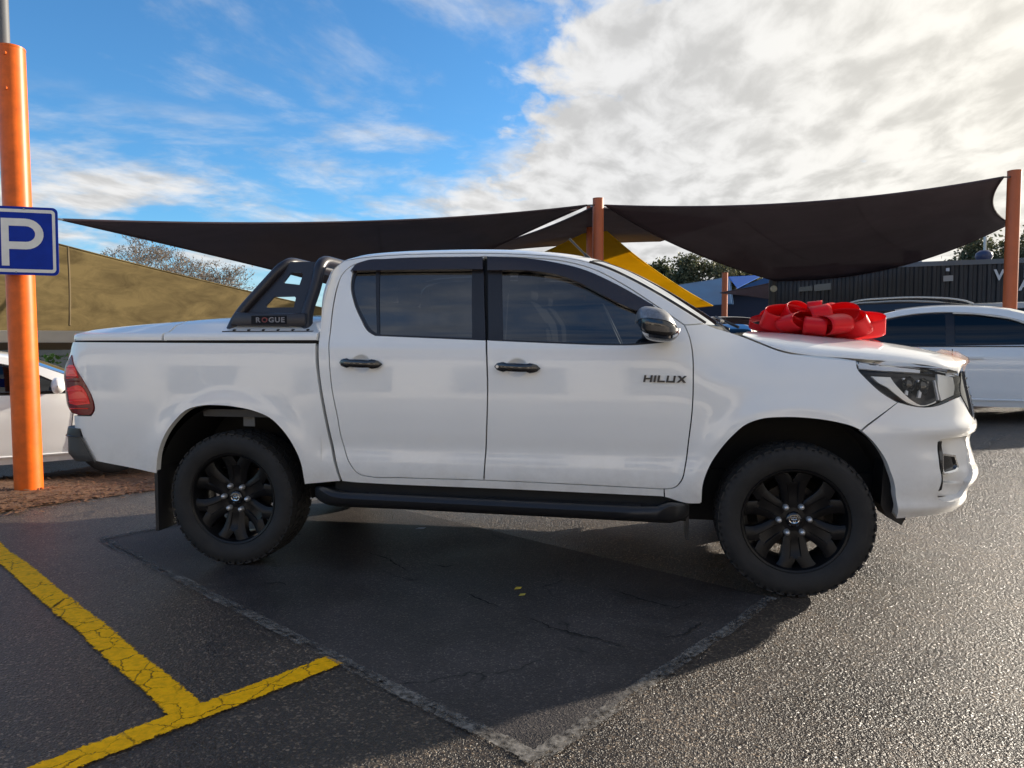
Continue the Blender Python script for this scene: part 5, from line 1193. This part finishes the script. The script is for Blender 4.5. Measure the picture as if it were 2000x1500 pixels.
def tree(base, h, spread, label, leaves, lsize, lm, bm_, levels=4, first=.35, seed=1, twig=.0, gap=.0, group='trees beyond the yard'):
    r_ = random.Random(seed); o = empty('tree', tuple(base), 0, label, 'tree', group); tips = []; mb = MB()
    def grow(p, d, L, rad, lv):
        n = 4; pts = [p]; 
        for k in range(n):
            d = (d+Vector((r_.gauss(0, .13), r_.gauss(0, .13), r_.gauss(.02, .08)))).normalized(); p = p+d*L/n; pts.append(p)
            if lv <= 1: tips.append(np.array(p))
        mb.tube(pts, [max(.011, rad*(1-.35*k/n)) for k in range(n+1)], 6 if lv > 1 else 4, cap=False)
        if lv == 0: return
        for k in range(r_.choice((2, 3, 3)) if lv > 1 else 3):
            ax = Vector((r_.gauss(0, 1), r_.gauss(0, 1), r_.gauss(.25, .4))).normalized(); nd = (d*.75+ax*spread).normalized(); st = pts[-1] if k < 2 else pts[-2]
            grow(st, nd, L*r_.uniform(.62, .85), rad*.58, lv-1)
    grow(Vector((0, 0, 0)), Vector((r_.gauss(0, .05), r_.gauss(0, .05), 1)), h*first, h*.022, levels)
    # scale to height
    zmax = max(p[2] for p in tips); k = h/zmax; mb.v = [(x*k, y*k, z*k) for x, y, z in mb.v]; tips = [t*k for t in tips]
    mb.build('trunk', bm_, o, 60, fix=False)
    if leaves:
        P = []; per = max(1, leaves//len(tips))
        for t in tips:
            if r_.random() < gap: continue
            c = lsize*r_.uniform(1.2, 3.2); P += [t+rng.normal(size=3)*np.array([c, c, c*.75]) for _ in range(per)]
        leaf_mesh(P, lsize, lm, 'crown', o)
    return o
M_leafdk = leafmat('dark_leaves', (.030, .045, .018), (.075, .085, .03)); M_leafgum = leafmat('gum_leaves', (.06, .075, .035), (.16, .15, .08)); M_leafdry = leafmat('dry_leaves', (.15, .11, .07), (.26, .18, .12))
def tree_px(px, py_top, depth, **kw):
    t = at_d(px, py_top, depth); tree((t[0], t[1], gz(t[0], t[1])-.2), t[2]-gz(t[0], t[1])+.2, **kw)
tree_px(245, 450, 44, spread=.75, label='wide half bare tree left of the long charcoal sail', leaves=2200, lsize=.07, lm=M_leafdry, bm_=M_bark2, levels=7, seed=3, gap=.55)
tree_px(340, 480, 42, spread=.7, label='brownish bushy tree between the mustard cloth and the charcoal sail', leaves=4500, lsize=.07, lm=M_leafdry, bm_=M_bark2, levels=6, seed=11, gap=.25)
tree_px(425, 508, 44, spread=.8, label='bare twiggy tree by the lower edge of the charcoal sail', leaves=1200, lsize=.06, lm=M_leafdry, bm_=M_bark2, levels=7, seed=5, gap=.4)
tree_px(1268, 532, 75, spread=.8, label='low dark round tree right of the yellow sail', leaves=14000, lsize=.22, lm=M_leafdk, bm_=M_bark, levels=4, seed=6)
tree_px(1322, 517, 75, spread=.65, label='dense dark tree rising behind the blue shade cloth', leaves=16000, lsize=.22, lm=M_leafdk, bm_=M_bark, levels=4, seed=8)
tree_px(1395, 492, 70, spread=.75, label='open pale gum tree above the short orange post', leaves=9000, lsize=.20, lm=M_leafgum, bm_=M_bark2, levels=5, seed=9, gap=.2)
tree_px(1440, 512, 72, spread=.7, label='gum tree behind the charcoal sail edge above the blue cloth', leaves=9000, lsize=.20, lm=M_leafgum, bm_=M_bark2, levels=5, seed=19, gap=.2)
tree_px(1945, 448, 60, spread=.75, label='leafy gum tree behind the container building at the right post', leaves=12000, lsize=.18, lm=M_leafgum, bm_=M_bark2, levels=5, seed=14, gap=.1)
# small shrub in front of the grey wall
def shrub():
    q = at_d(78, 700, 13.8); q = np.array([q[0], q[1], gz(q[0], q[1])]); o = empty('shrub', tuple(q), 0, 'small bright green shrub over the roof of the white hatchback', 'shrub'); top = at_d(78, 684, 13.8)[2]-q[2]
    P = [np.array([rng.normal(0, .22), rng.normal(0, .2), top*(.35+.6*rng.random())]) for _ in range(500)]; leaf_mesh(P, .06, leafmat('shrub_leaves', (.05, .13, .02), (.12, .26, .04)), 'crown', o)
    MB().tube([(0, 0, 0), (.05, .02, top*.5), (.02, 0, top*.85)], [.03, .02, .01], 6).build('stem', M_bark, o)
shrub()
# ---- dim workshop behind the yellow sail
def workshop():
    a, b = at_d(960, 640, 44), at_d(1530, 640, 40); u = (b-a)[:2]; L = np.linalg.norm(u); u /= L; zt = at_d(1300, 578, 42)[2]
    o = empty('workshop_building', (a[0], a[1], gz(a[0], a[1])), 0, 'low dark workshop behind the blue shade cloth', 'building'); V = lambda s, d, z: (u[0]*s-u[1]*d, u[1]*s+u[0]*d, z); h = zt-gz(a[0], a[1])
    MB().add([V(s, d, z) for s in (0, L) for d in (0, 6) for z in (0, h)], [(0, 4, 5, 1), (2, 3, 7, 6), (1, 5, 7, 3), (0, 1, 3, 2), (4, 6, 7, 5)]).build('wall', mat('navy_wall', (.014, .022, .05), .7), o, None)
    MB().add([V(s, d, z) for s in (-.3, L+.3) for d, z in ((-.5, h), (-.5, h+.12), (6.3, h+.5), (6.3, h+.38))], [(0, 4, 5, 1), (1, 5, 6, 2), (2, 6, 7, 3), (3, 7, 4, 0), (0, 1, 2, 3), (4, 7, 6, 5)]).build('roof', mat('roof_grey', (.10, .11, .12), .5), o, None)
    for k in range(5): s = L*(.12+.19*k); MB().add([V(x, d, z) for x in (s, s+L*.11) for d in (-.03, .01) for z in (.4, 2.3)], [(0, 4, 5, 1), (1, 5, 7, 3), (0, 1, 3, 2), (4, 6, 7, 5)]).build('roller_door', mat('door_dim', (.05, .02, .02) if k % 2 else (.03, .04, .09), .6), o, None)
workshop()
# ------------------------------------------------------------------ parked cars
M_cwhite = paint_mat('car_white', (.78, .78, .77)); M_cblack = paint_mat('car_black', (.015, .015, .017)); M_cgrey = paint_mat('car_silver', (.45, .45, .44))
M_cglass = glass('car_glass', (.10, .11, .125), .95)
def car(loc, rz, label, paint, kind='sedan', sc=(1, 1, 1), group='parked cars in the yard', rails=False, detail=True, visor=False, rimmat=None, mir=1.0):
    o = empty('parked_car', loc, rz, label, 'car', group)
    WB = 2.70; K = {
        'sedan': dict(top=[(-.98, .62), (-1.0, .80), (-.96, .93), (-.60, 1.00), (-.20, 1.08), (.25, 1.28), (.62, 1.395), (1.05, 1.445), (1.45, 1.44), (1.85, 1.385), (2.25, 1.24), (2.75, 1.00), (2.95, .94), (3.35, .85), (3.60, .70), (3.66, .55), (3.64, .35)], i=(3, 6, 9, 11), dlo=[(-.02, .95), (.10, 1.12), (.40, 1.27), (.75, 1.355), (1.15, 1.385), (1.50, 1.365), (1.85, 1.30), (2.20, 1.14), (2.45, .97), (1.3, .955)]),
        'hatch': dict(top=[(-.72, .60), (-.76, .85), (-.72, 1.0), (-.62, 1.12), (-.42, 1.33), (-.15, 1.41), (.45, 1.45), (1.05, 1.455), (1.45, 1.43), (1.80, 1.36), (2.20, 1.20), (2.68, .98), (2.90, .92), (3.20, .82), (3.38, .68), (3.42, .52), (3.40, .35)], i=(3, 5, 9, 11), dlo=[(-.30, 1.0), (-.22, 1.18), (.0, 1.31), (.45, 1.375), (1.05, 1.385), (1.45, 1.355), (1.80, 1.28), (2.15, 1.11), (2.38, .965), (1.2, .965)]),
        'suv': dict(top=[(-.80, .60), (-.86, .95), (-.82, 1.10), (-.74, 1.22), (-.55, 1.55), (-.30, 1.66), (.40, 1.72), (1.05, 1.72), (1.50, 1.69), (1.85, 1.61), (2.20, 1.42), (2.60, 1.16), (2.80, 1.10), (3.25, 1.02), (3.50, .88), (3.55, .62), (3.50, .40)], i=(3, 5, 9, 11), dlo=[(-.40, 1.18), (-.32, 1.38), (-.05, 1.52), (.5, 1.60), (1.1, 1.615), (1.5, 1.585), (1.82, 1.50), (2.12, 1.31), (2.32, 1.15), (1.2, 1.16)])}[kind]
    top = crv([(x, z, False) for x, z in K['top']], .05, False); xs0, xs1 = top[:, 0].min(), top[:, 0].max(); zb = K['dlo'][0][1]; zr = top[:, 1].max()
    sec = spl([.15, .30, .50, .72, zb-.06, zb, (zb+zr)/2, zr, zr+.1], [-.06, -.02, -.005, 0, -.018, -.032, -.12, -.27, -.34], False)
    pl = spl([xs0, xs0+.12, xs0+.5, 1.2, xs1-.75, xs1-.25, xs1-.06, xs1], [.70, .80, .87, .895, .875, .78, .64, .52], False)
    def S(s, z):
        s = np.asarray(s, float); z = np.asarray(z, float); fl = 0
        for ax in (0, WB): fl = fl+.015*np.exp(-(np.maximum(0, np.hypot(s-ax, z-.32)-.36)/.06)**2)
        return np.stack([s+0*z, -(pl(s)+sec(z)+fl), z+0*s], -1)
    arch = lambda ax: [(ax+.375*math.cos(a), .31+.385*math.sin(a), False) for a in np.linspace(-.25, math.pi+.25, 15)]
    bot = [(xs0+.05, .34, True), (-.38, .23, True)]; side = [(x, z, False) for x, z in top[::2][::-1]]
    loop = bot + [(p[0], p[1], i in (0, 14)) for i, p in enumerate(arch(0)[::-1])] + [(.40, .20, True), (WB-.40, .20, True)] + [(p[0], p[1], i in (0, 14)) for i, p in enumerate(arch(WB)[::-1])] + [(WB+.38, .23, True), (xs1-.06, .27, True)] + side
    dl = [(x, z, i in (0, 8)) for i, (x, z) in enumerate(K['dlo'])]
    body_ = panel('body_side', loop, paint, o, S=S, holes=[dl], thick=.02, grid=.05, seg=.05, gap=0)
    # glazing: dark frame with two panes, pillar between
    xb = 1.22; P = crv(dl, .04)
    panel('window_surround', dl, M_trim, o, S=S, off=-.020, thick=.01, grid=.06, seg=.05, gap=0)
    def half(x0, x1):
        q = P.copy(); q = q[(q[:, 0] >= x0) & (q[:, 0] <= x1)]; return q
    c = P.mean(0); Q = c+(P-c)*np.array([.955, .90])
    for x0, x1 in ((-9, xb-.05), (xb+.05, 9)):
        m_ = Q.copy(); m_[:, 0] = np.clip(m_[:, 0], x0+.0, x1); keep = [m_[0]]
        for p in m_[1:]:
            if np.linalg.norm(p-keep[-1]) > 1e-4: keep.append(p)
        ok = np.array(keep)
        panel('side_window', ok, M_cglass, o, S=S, off=-.008, thick=.004, grid=.08, gap=0, raw=True)
    # upper skin: boot, back glass, roof, screen, bonnet, nose
    i0, i1, i2, i3 = K['i']; xk = [K['top'][i] for i in (i0, i1, i2, i3)]; cut = [int(np.argmin(np.hypot(top[:, 0]-x, top[:, 1]-z))) for x, z in xk]; cut = [0]+cut+[len(top)-1]
    for a, b, nm, mt_ in zip(cut[:-1], cut[1:], ('boot', 'back_window', 'roof', 'windscreen', 'bonnet'), (paint, M_cglass, paint, M_cglass, paint)):
        rows = []
        for x, z in top[a:b+1]:
            w = -float(S(x, z)[1]); f = float(sstep(xs1-.5, xs1, x)); row = []
            for t in np.sin(np.linspace(-1, 1, 17)*math.pi/2):
                k = (1-abs(t)**2.6)**.6; up = .045 if nm != 'bonnet' else .05*(1-f)
                row.append((x+(.10*(1-t*t) if nm in ('windscreen',) else (.14*f*(1-t*t) if nm == 'bonnet' else (-.06*(1-t*t)*float(sstep(xs0+.4, xs0, x)))))+(.10*(1-t*t)*float(sstep(top[cut[3]][0]-.5, top[cut[3]][0], x)) if nm == 'roof' else 0)+((.10*(1-t*t)*(1-f)) if nm == 'bonnet' else 0), w*t, z+up*k))
            rows.append(row)
        grid_mesh(nm, np.array(rows), mt_, o)
    # floor, lamps, handles, mirrors
    MB().box(xs0+.1, xs1-.2, -.72, .72, .22, .55).build('underbody', M_dark, o, None)
    cab_ = MB(); cab_.box(.2, 2.1, -.74, .74, .55, zb-.08); cab_.build('cabin', M_dark, o, None)
    for y in (-.36, .36):
        h = MB().box(1.0, 1.12, y-.22, y+.22, zb-.1, zb+.22).build('seat', M_seat, o); bevel(h, .03); h2 = MB().box(.99, 1.07, y-.12, y+.12, zb+.24, zb+.38).build('headrest', M_seat, h); bevel(h2, .02)
    if detail:
        for s in (1, -1):
            for hx in (.42, 1.36): MB().bar((hx, -(.905)*s, zb-.145), (hx+.20, -(.905)*s, zb-.145), .022, .028).build('door_handle', paint, o)
            V = []
            for i in range(9):
                t = -1+2*i/8; k = max(.08, (1-t*t)**.5)
                for j in range(12): a = 2*math.pi*j/12; V.append((2.16+.06*mir*math.cos(a)*k*(1 if math.cos(a) > 0 else .6), -(.98+.10*t)*s, zb+.06+.075*(.5+.5*mir)*math.sin(a)*k))
            mr = MB().add(V, [(i*12+j, i*12+(j+1) % 12, (i+1)*12+(j+1) % 12, (i+1)*12+j) for i in range(8) for j in range(12)]).build('side_mirror', paint, o, 60)
            MB().bar((2.17, -.84*s, zb+.02), (2.17, -.93*s, zb+.03), .05, .03).build('mirror_arm', M_gloss, mr)
        panel('headlight', [(xs1-.42, .80, True), (xs1-.10, .66, True), (xs1-.06, .58, True), (xs1-.30, .64, True)], M_lampin, o, S=S, off=.004, thick=.01, grid=.05, gap=0)
        panel('tail_light', [(xs0+.03, .92, True), (xs0+.30, .93, True), (xs0+.24, .80, True), (xs0+.03, .74, True)], M_red, o, S=S, off=.004, thick=.01, grid=.05, gap=0)
        # door shut lines and a body crease
        for x0, x1 in ((.18, .22), (xb, xb+.02), (2.26, 2.34)):
            L_ = [tuple(S(x0+(x1-x0)*t, .30+(zb-.34)*t)+np.array([0, -.0005, 0])) for t in np.linspace(0, 1, 10)]; MB().tube(L_, .005, 4).build('shut_line', M_dark, o)
    MB().tube([tuple(S(x, zb-.004)+np.array([0, -.006, 0])) for x in np.linspace(K['dlo'][0][0], K['dlo'][8][0], 16)], .008, 5).build('belt_trim', M_gloss, o)
    MB().tube([tuple(S(x, .285)+np.array([0, -.004, 0])) for x in np.linspace(.42, WB-.42, 12)], .014, 5).build('sill_trim', paint, o)
    if visor:
        q = [(x, z) for x, z in zip(np.linspace(1.25, 2.2, 14), np.interp(np.linspace(1.25, 2.2, 14), [p[0] for p in K['dlo'][4:8]], [p[1] for p in K['dlo'][4:8]]))]
        MB().tube([tuple(S(x, z-.012)+np.array([0, -.012, 0])) for x, z in q], .012, 6).build('window_visor', M_cgrey, o)
    if rails:
        for s in (1, -1):
            xs = np.linspace(-.35, 1.75, 18); pts = []
            for k, x in enumerate(xs): z = float(np.interp(x, top[:, 0][(top[:, 1] > zb)], top[:, 1][(top[:, 1] > zb)])); pts.append((x, -.60*s, z+.055+.055*math.sin(math.pi*k/17)**.4))
            MB().tube(pts, .018, 8).build('roof_rail', M_cgrey, o, 60)
    # wheels
    pro = None
    for x in (0, WB):
        for s in (1, -1):
            if pro is None:
                w = MB().lathe([(.20, -.09), (.215, -.095), (.24, -.10), (.29, -.10), (.312, -.085), (.318, -.06), (.318, .09), (.29, .10), (.2, .09)], 40, closed=True).build('wheel', M_rubber, o, 40)
                rim = MB().lathe([(.205, -.085), (.19, -.05), (.18, .05)], 40)
                for k in range(10): a = 2*math.pi*k/10; rim.bar((.02*math.cos(a), -.075, .02*math.sin(a)), (.20*math.cos(a), -.085, .20*math.sin(a)), .03, .03)
                rim.lathe([(.001, -.085), (.05, -.085), (.06, -.06)], 16); rm = rim.build('rim', rimmat or M_cgrey, w, 40); pro = (w, rm)
            else: w = link(pro[0].copy(), o); link(pro[1].copy(), w)
            w.location = (x, -.77*s, .318); w.rotation_euler = (0, 0, 0 if s > 0 else math.pi)
    o.scale = sc
    return o
def place(px, py, depth, lx, rz, ly=-.85, **kw):
    """put the car so that its local point (lx, ly) lies on the pixel column at that depth"""
    p = at_d(px, py, depth); c, s = math.cos(rz), math.sin(rz); sx, sy, _ = kw.get('sc', (1, 1, 1)); x, y = lx*sx, ly*sy; loc = (p[0]-(c*x-s*y), p[1]-(s*x+c*y)); mx_, my_ = loc[0]+c*1.35, loc[1]+s*1.35
    return car((*loc, gz(mx_, my_)+kw.pop('dz', 0)), rz, **kw)
place(1857, 650, 9.6, 1.22, R(-14), label='white sedan parked side-on beyond the bow and front bumper of the truck', paint=M_cwhite, kind='sedan', visor=True, sc=(1.06, 1, 1.03))
place(108, 757, 8.0, 2.16, R(47), label='white hatchback parked behind the left orange post', paint=M_cwhite, kind='hatch', sc=(1, 1, .95), dz=.08, rimmat=M_darkpost, mir=1.5)
place(1800, 600, 13.2, .9, R(-10), label='dark wagon with silver roof rails behind the white sedan', paint=M_cblack, kind='suv', rails=True, dz=-.02, sc=(1, 1, .98))
place(1985, 620, 15.5, .7, R(-12), label='silver white car behind the right orange post', paint=M_cgrey, kind='suv', dz=-.05)
place(1490, 612, 13.5, -.1, R(75), label='dark vehicle tail behind the red bow', paint=M_cblack, kind='suv', dz=-.1)

# ------------------------------------------------------------------ bark bed by the left post
def bark_bed():
    e0, e1 = at_g(-80, 1018)[:2], at_g(330, 955)[:2]; d = (e1-e0)/np.linalg.norm(e1-e0); n = np.array([-d[1], d[0]]); A = e0-d*2.5; L = 7.5; Wd = 3.4
    m = mat('bark_mulch', (.13, .062, .028), .9, var=.5, vscale=45, bump=.9, bscale=70); P = np.zeros((24, 60, 3))
    for i in range(24):
        for j in range(60):
            q = A+d*L*j/59+n*(Wd*i/23+(.03*math.sin(j*1.7)+.02*math.sin(j*.6) if i == 0 else 0)); P[i, j] = (*q, gz(*q)+.006+(.02*min(1, i/3)))
    tag(grid_mesh('bark_bed', P, m), kind='structure', label='bark mulch strip below the left orange post')
    N_ = 9000; V = np.zeros((N_*4, 3)); F = []
    for k in range(N_):
        u, w = rng.random()*L, Wd*rng.random()**1.6; 
        if rng.random() < .04: w = -abs(rng.normal(0, .10))
        q = A+d*u+n*w; z = gz(*q)+.010+(.02*min(1, max(0, w)/.45)); a = rng.uniform(0, 6.28); l, b = rng.uniform(.012, .04), rng.uniform(.004, .012); t = rng.normal(0, .25, 2); ca, sa = math.cos(a), math.sin(a)
        for i, (x, y) in enumerate(((-l, -b), (l, -b), (l, b), (-l, b))): V[4*k+i] = (q[0]+ca*x-sa*y, q[1]+sa*x+ca*y, z+.004+abs(t[0])*x*.5+abs(l*t[0])*.5)
        F.append((4*k, 4*k+1, 4*k+2, 4*k+3))
    o = mk('bark_chips', V, F, leafmat('chip_brown', (.07, .028, .012), (.30, .15, .07)), None, None); tag(o, 'scattered reddish bark chips', 'bark', kind='stuff')
bark_bed()

# ------------------------------------------------------------------ red bow on the bonnet
def bow():
    c = at_y(1592, 640, -.28); cx, cy = float(c[0]), float(c[1]); cz = hood_at(cx, cy)+.004
    o = empty('gift_bow', (cx, cy, cz), 0, 'large shiny red ribbon bow lying on the white bonnet', 'bow')
    m = mat('red_ribbon', (.80, .010, .016), .42, spec=.35, var=.06, vscale=10); nt = m.node_tree
    tr = nt.nodes.new('ShaderNodeBsdfTranslucent'); tr.inputs[0].default_value = (.95, .02, .02, 1); ms = nt.nodes.new('ShaderNodeMixShader'); ms.inputs[0].default_value = .22
    nt.links.new(nt.nodes['Principled BSDF'].outputs[0], ms.inputs[1]); nt.links.new(tr.outputs[0], ms.inputs[2]); nt.links.new(ms.outputs[0], nt.nodes['Material Output'].inputs[0])
    def ground_z(x, y): return hood_at(cx+x, cy+y)-cz
    def loop(ang, L, H, w, z0=.0, tilt=0.0, flat=1.0):
        """closed band of ribbon: out from the knot over the top, round the tip and back underneath"""
        a = R(ang); d = np.array([math.cos(a), math.sin(a), 0]); sd = np.array([-math.sin(a), math.cos(a), 0]); n = 36; P = np.zeros((n, 7, 3)); up = np.array([0, 0, 1.0])
        sd2 = sd*math.cos(R(tilt))+up*math.sin(R(tilt)); up2 = up*math.cos(R(tilt))-sd*math.sin(R(tilt))
        for i in range(n):
            f = 2*math.pi*i/(n-1); cs, sn = math.cos(f), math.sin(f)
            r_ = L*.5*(1-math.copysign(abs(cs)**.85, cs)); h = H*.5*(1+math.copysign(abs(sn)**.9, sn)*(.45+.55*min(1, r_/(L*.45))))
            ww = w*(.62+.38*min(1, r_/(L*.35)))
            for j in range(7): P[i, j] = d*r_+sd2*((j/6-.5)*ww)+up2*(h-H*.5)+up*(z0+H*.5)
        low = np.inf
        for p in P.reshape(-1, 3): low = min(low, p[2]-ground_z(p[0], p[1]))
        P[..., 2] += max(.003-low, -.5 if z0 < .03 else 0)
        q = grid_mesh('ribbon_loop', P, m, o); md = q.modifiers.new('thickness', 'SOLIDIFY'); md.thickness = .0015; return q
    # lower ring of loops, then the upper ones
    for ang, L, H, w, z0, tl in ((178, .36, .085, .070, 0, 30), (203, .33, .13, .105, 0, 52), (226, .30, .10, .11, 0, 12), (258, .25, .10, .12, 0, -6), (288, .28, .11, .125, 0, 6), (318, .31, .12, .115, 0, -40), (344, .36, .13, .105, 0, -58), (6, .34, .12, .10, 0, -50), (40, .31, .14, .11, 0, -25), (85, .26, .12, .11, 0, 8), (130, .28, .14, .11, 0, 20), (158, .30, .12, .10, 0, 45)): loop(ang, L, H, w, z0, tl)
    for ang, L, H, w, z0, tl in ((322, .26, .18, .10, .0, -42), (210, .21, .17, .10, .02, 45), (272, .16, .13, .11, .04, 10), (28, .21, .17, .11, .02, 30), (150, .21, .16, .11, .02, -25), (255, .08, .08, .08, .115, 5)): loop(ang, L, H, w, z0, tl)
    # tails running forward over the bonnet lip
    def tail(pts, w):
        loopp = crv([(x, y, False) for x, y in pts], .03, False); P = np.zeros((len(loopp), 3, 3)); xe = PH[-1][:, 0].max()
        for i, (x, y) in enumerate(loopp):
            d = loopp[min(i+1, len(loopp)-1)]-loopp[max(i-1, 0)]; d = d/np.linalg.norm(d); nn = np.array([-d[1], d[0]])
            for j in range(3):
                q = np.array([x, y])+nn*(j-1)*w/2; P[i, j] = (q[0], q[1], ground_z(min(q[0], xe-.02-cx), q[1])+.005-.30*max(0, cx+q[0]-xe+.02)+.012*math.sin(i*.7))
        q = grid_mesh('ribbon_tail', P, m, o); md = q.modifiers.new('thickness', 'SOLIDIFY'); md.thickness = .0015
    tail([(.05, .05), (.30, .22), (.55, .38), (.75, .50), (.90, .56)], .05); tail([(.05, -.02), (.28, .10), (.5, .16), (.72, .18), (.80, .18)], .055)
bow()
# small litter on the asphalt
def litter():
    for px, py, l, w, col, lab in ((822, 1035, .035, .012, (.55, .66, .85), 'small pale blue scrap of litter on the patch under the truck'), (1012, 1153, .02, .012, (.55, .40, .05), 'tiny yellow leaf on the dark patch'), (1020, 1166, .018, .01, (.45, .35, .06), 'tiny yellow leaf fragment beside the other leaf on the patch')):
        p = at_g(px, py); V = [(-l, -w, .0), (l*.7, -w*.8, .004), (l, w*.6, .010), (-l*.6, w, .006)]; o = mk('litter', [(p[0]+a, p[1]+b, .008+c) for a, b, c in V], [(0, 1, 2, 3)], mat('litter', col, .6), None, None); tag(o, lab, 'litter')
litter()
# ------------------------------------------------------------------ unseen low building behind the viewer, guessed from warm door reflections, added for bounced light
def bounce_showroom():
    Y = -15.5; o = empty('bounce_building', (2, Y, 0), 0, 'unseen cream building guessed from the door reflections, added to bounce light onto the truck', 'building')
    M_render = mat('bounce_render', (.77, .72, .65), .8, var=.05, vscale=2); L = 26; H = 3.9
    wins = [(-23+4.6*k, -20+4.6*k, .5, 2.6) for k in range(10)]; mb = MB(); xs = [-L]+[v for w in wins for v in w[:2]]+[L]
    mb.box(-L, L, -9, -.2, 0, H)
    for i in range(0, len(xs), 2): mb.box(xs[i], xs[i+1], -.2, 0, 0, H)
    for x0, x1, z0, z1 in wins: mb.box(x0, x1, -.2, 0, 0, z0); mb.box(x0, x1, -.2, 0, z1, H)
    mb.build('wall', M_render, o, None)
    for x0, x1, z0, z1 in wins:
        w = MB().box(x0, x1, -.14, -.12, z0, z1).build('window', M_cglass, o, None); MB().box((x0+x1)/2-.04, (x0+x1)/2+.04, -.16, -.08, z0, z1).build('mullion', M_cgrey, w, None)
    MB().box(-L-.4, L+.4, -9.4, .5, H, H+.35).build('roof', mat('fascia_brown', (.22, .12, .07), .6), o, None)
bounce_showroom()
tag(MB().box(-24, 28, -15.4, -6.8, -.02, .012).build('bounce_apron', mat('bounce_concrete', (.40, .37, .33), .8, var=.12, vscale=1.5), None, None), kind='structure', label='unseen pale concrete slab added behind the viewer to bounce light onto the truck')  # unseen slab, added pale so sunlight bounces up to the truck's shaded side
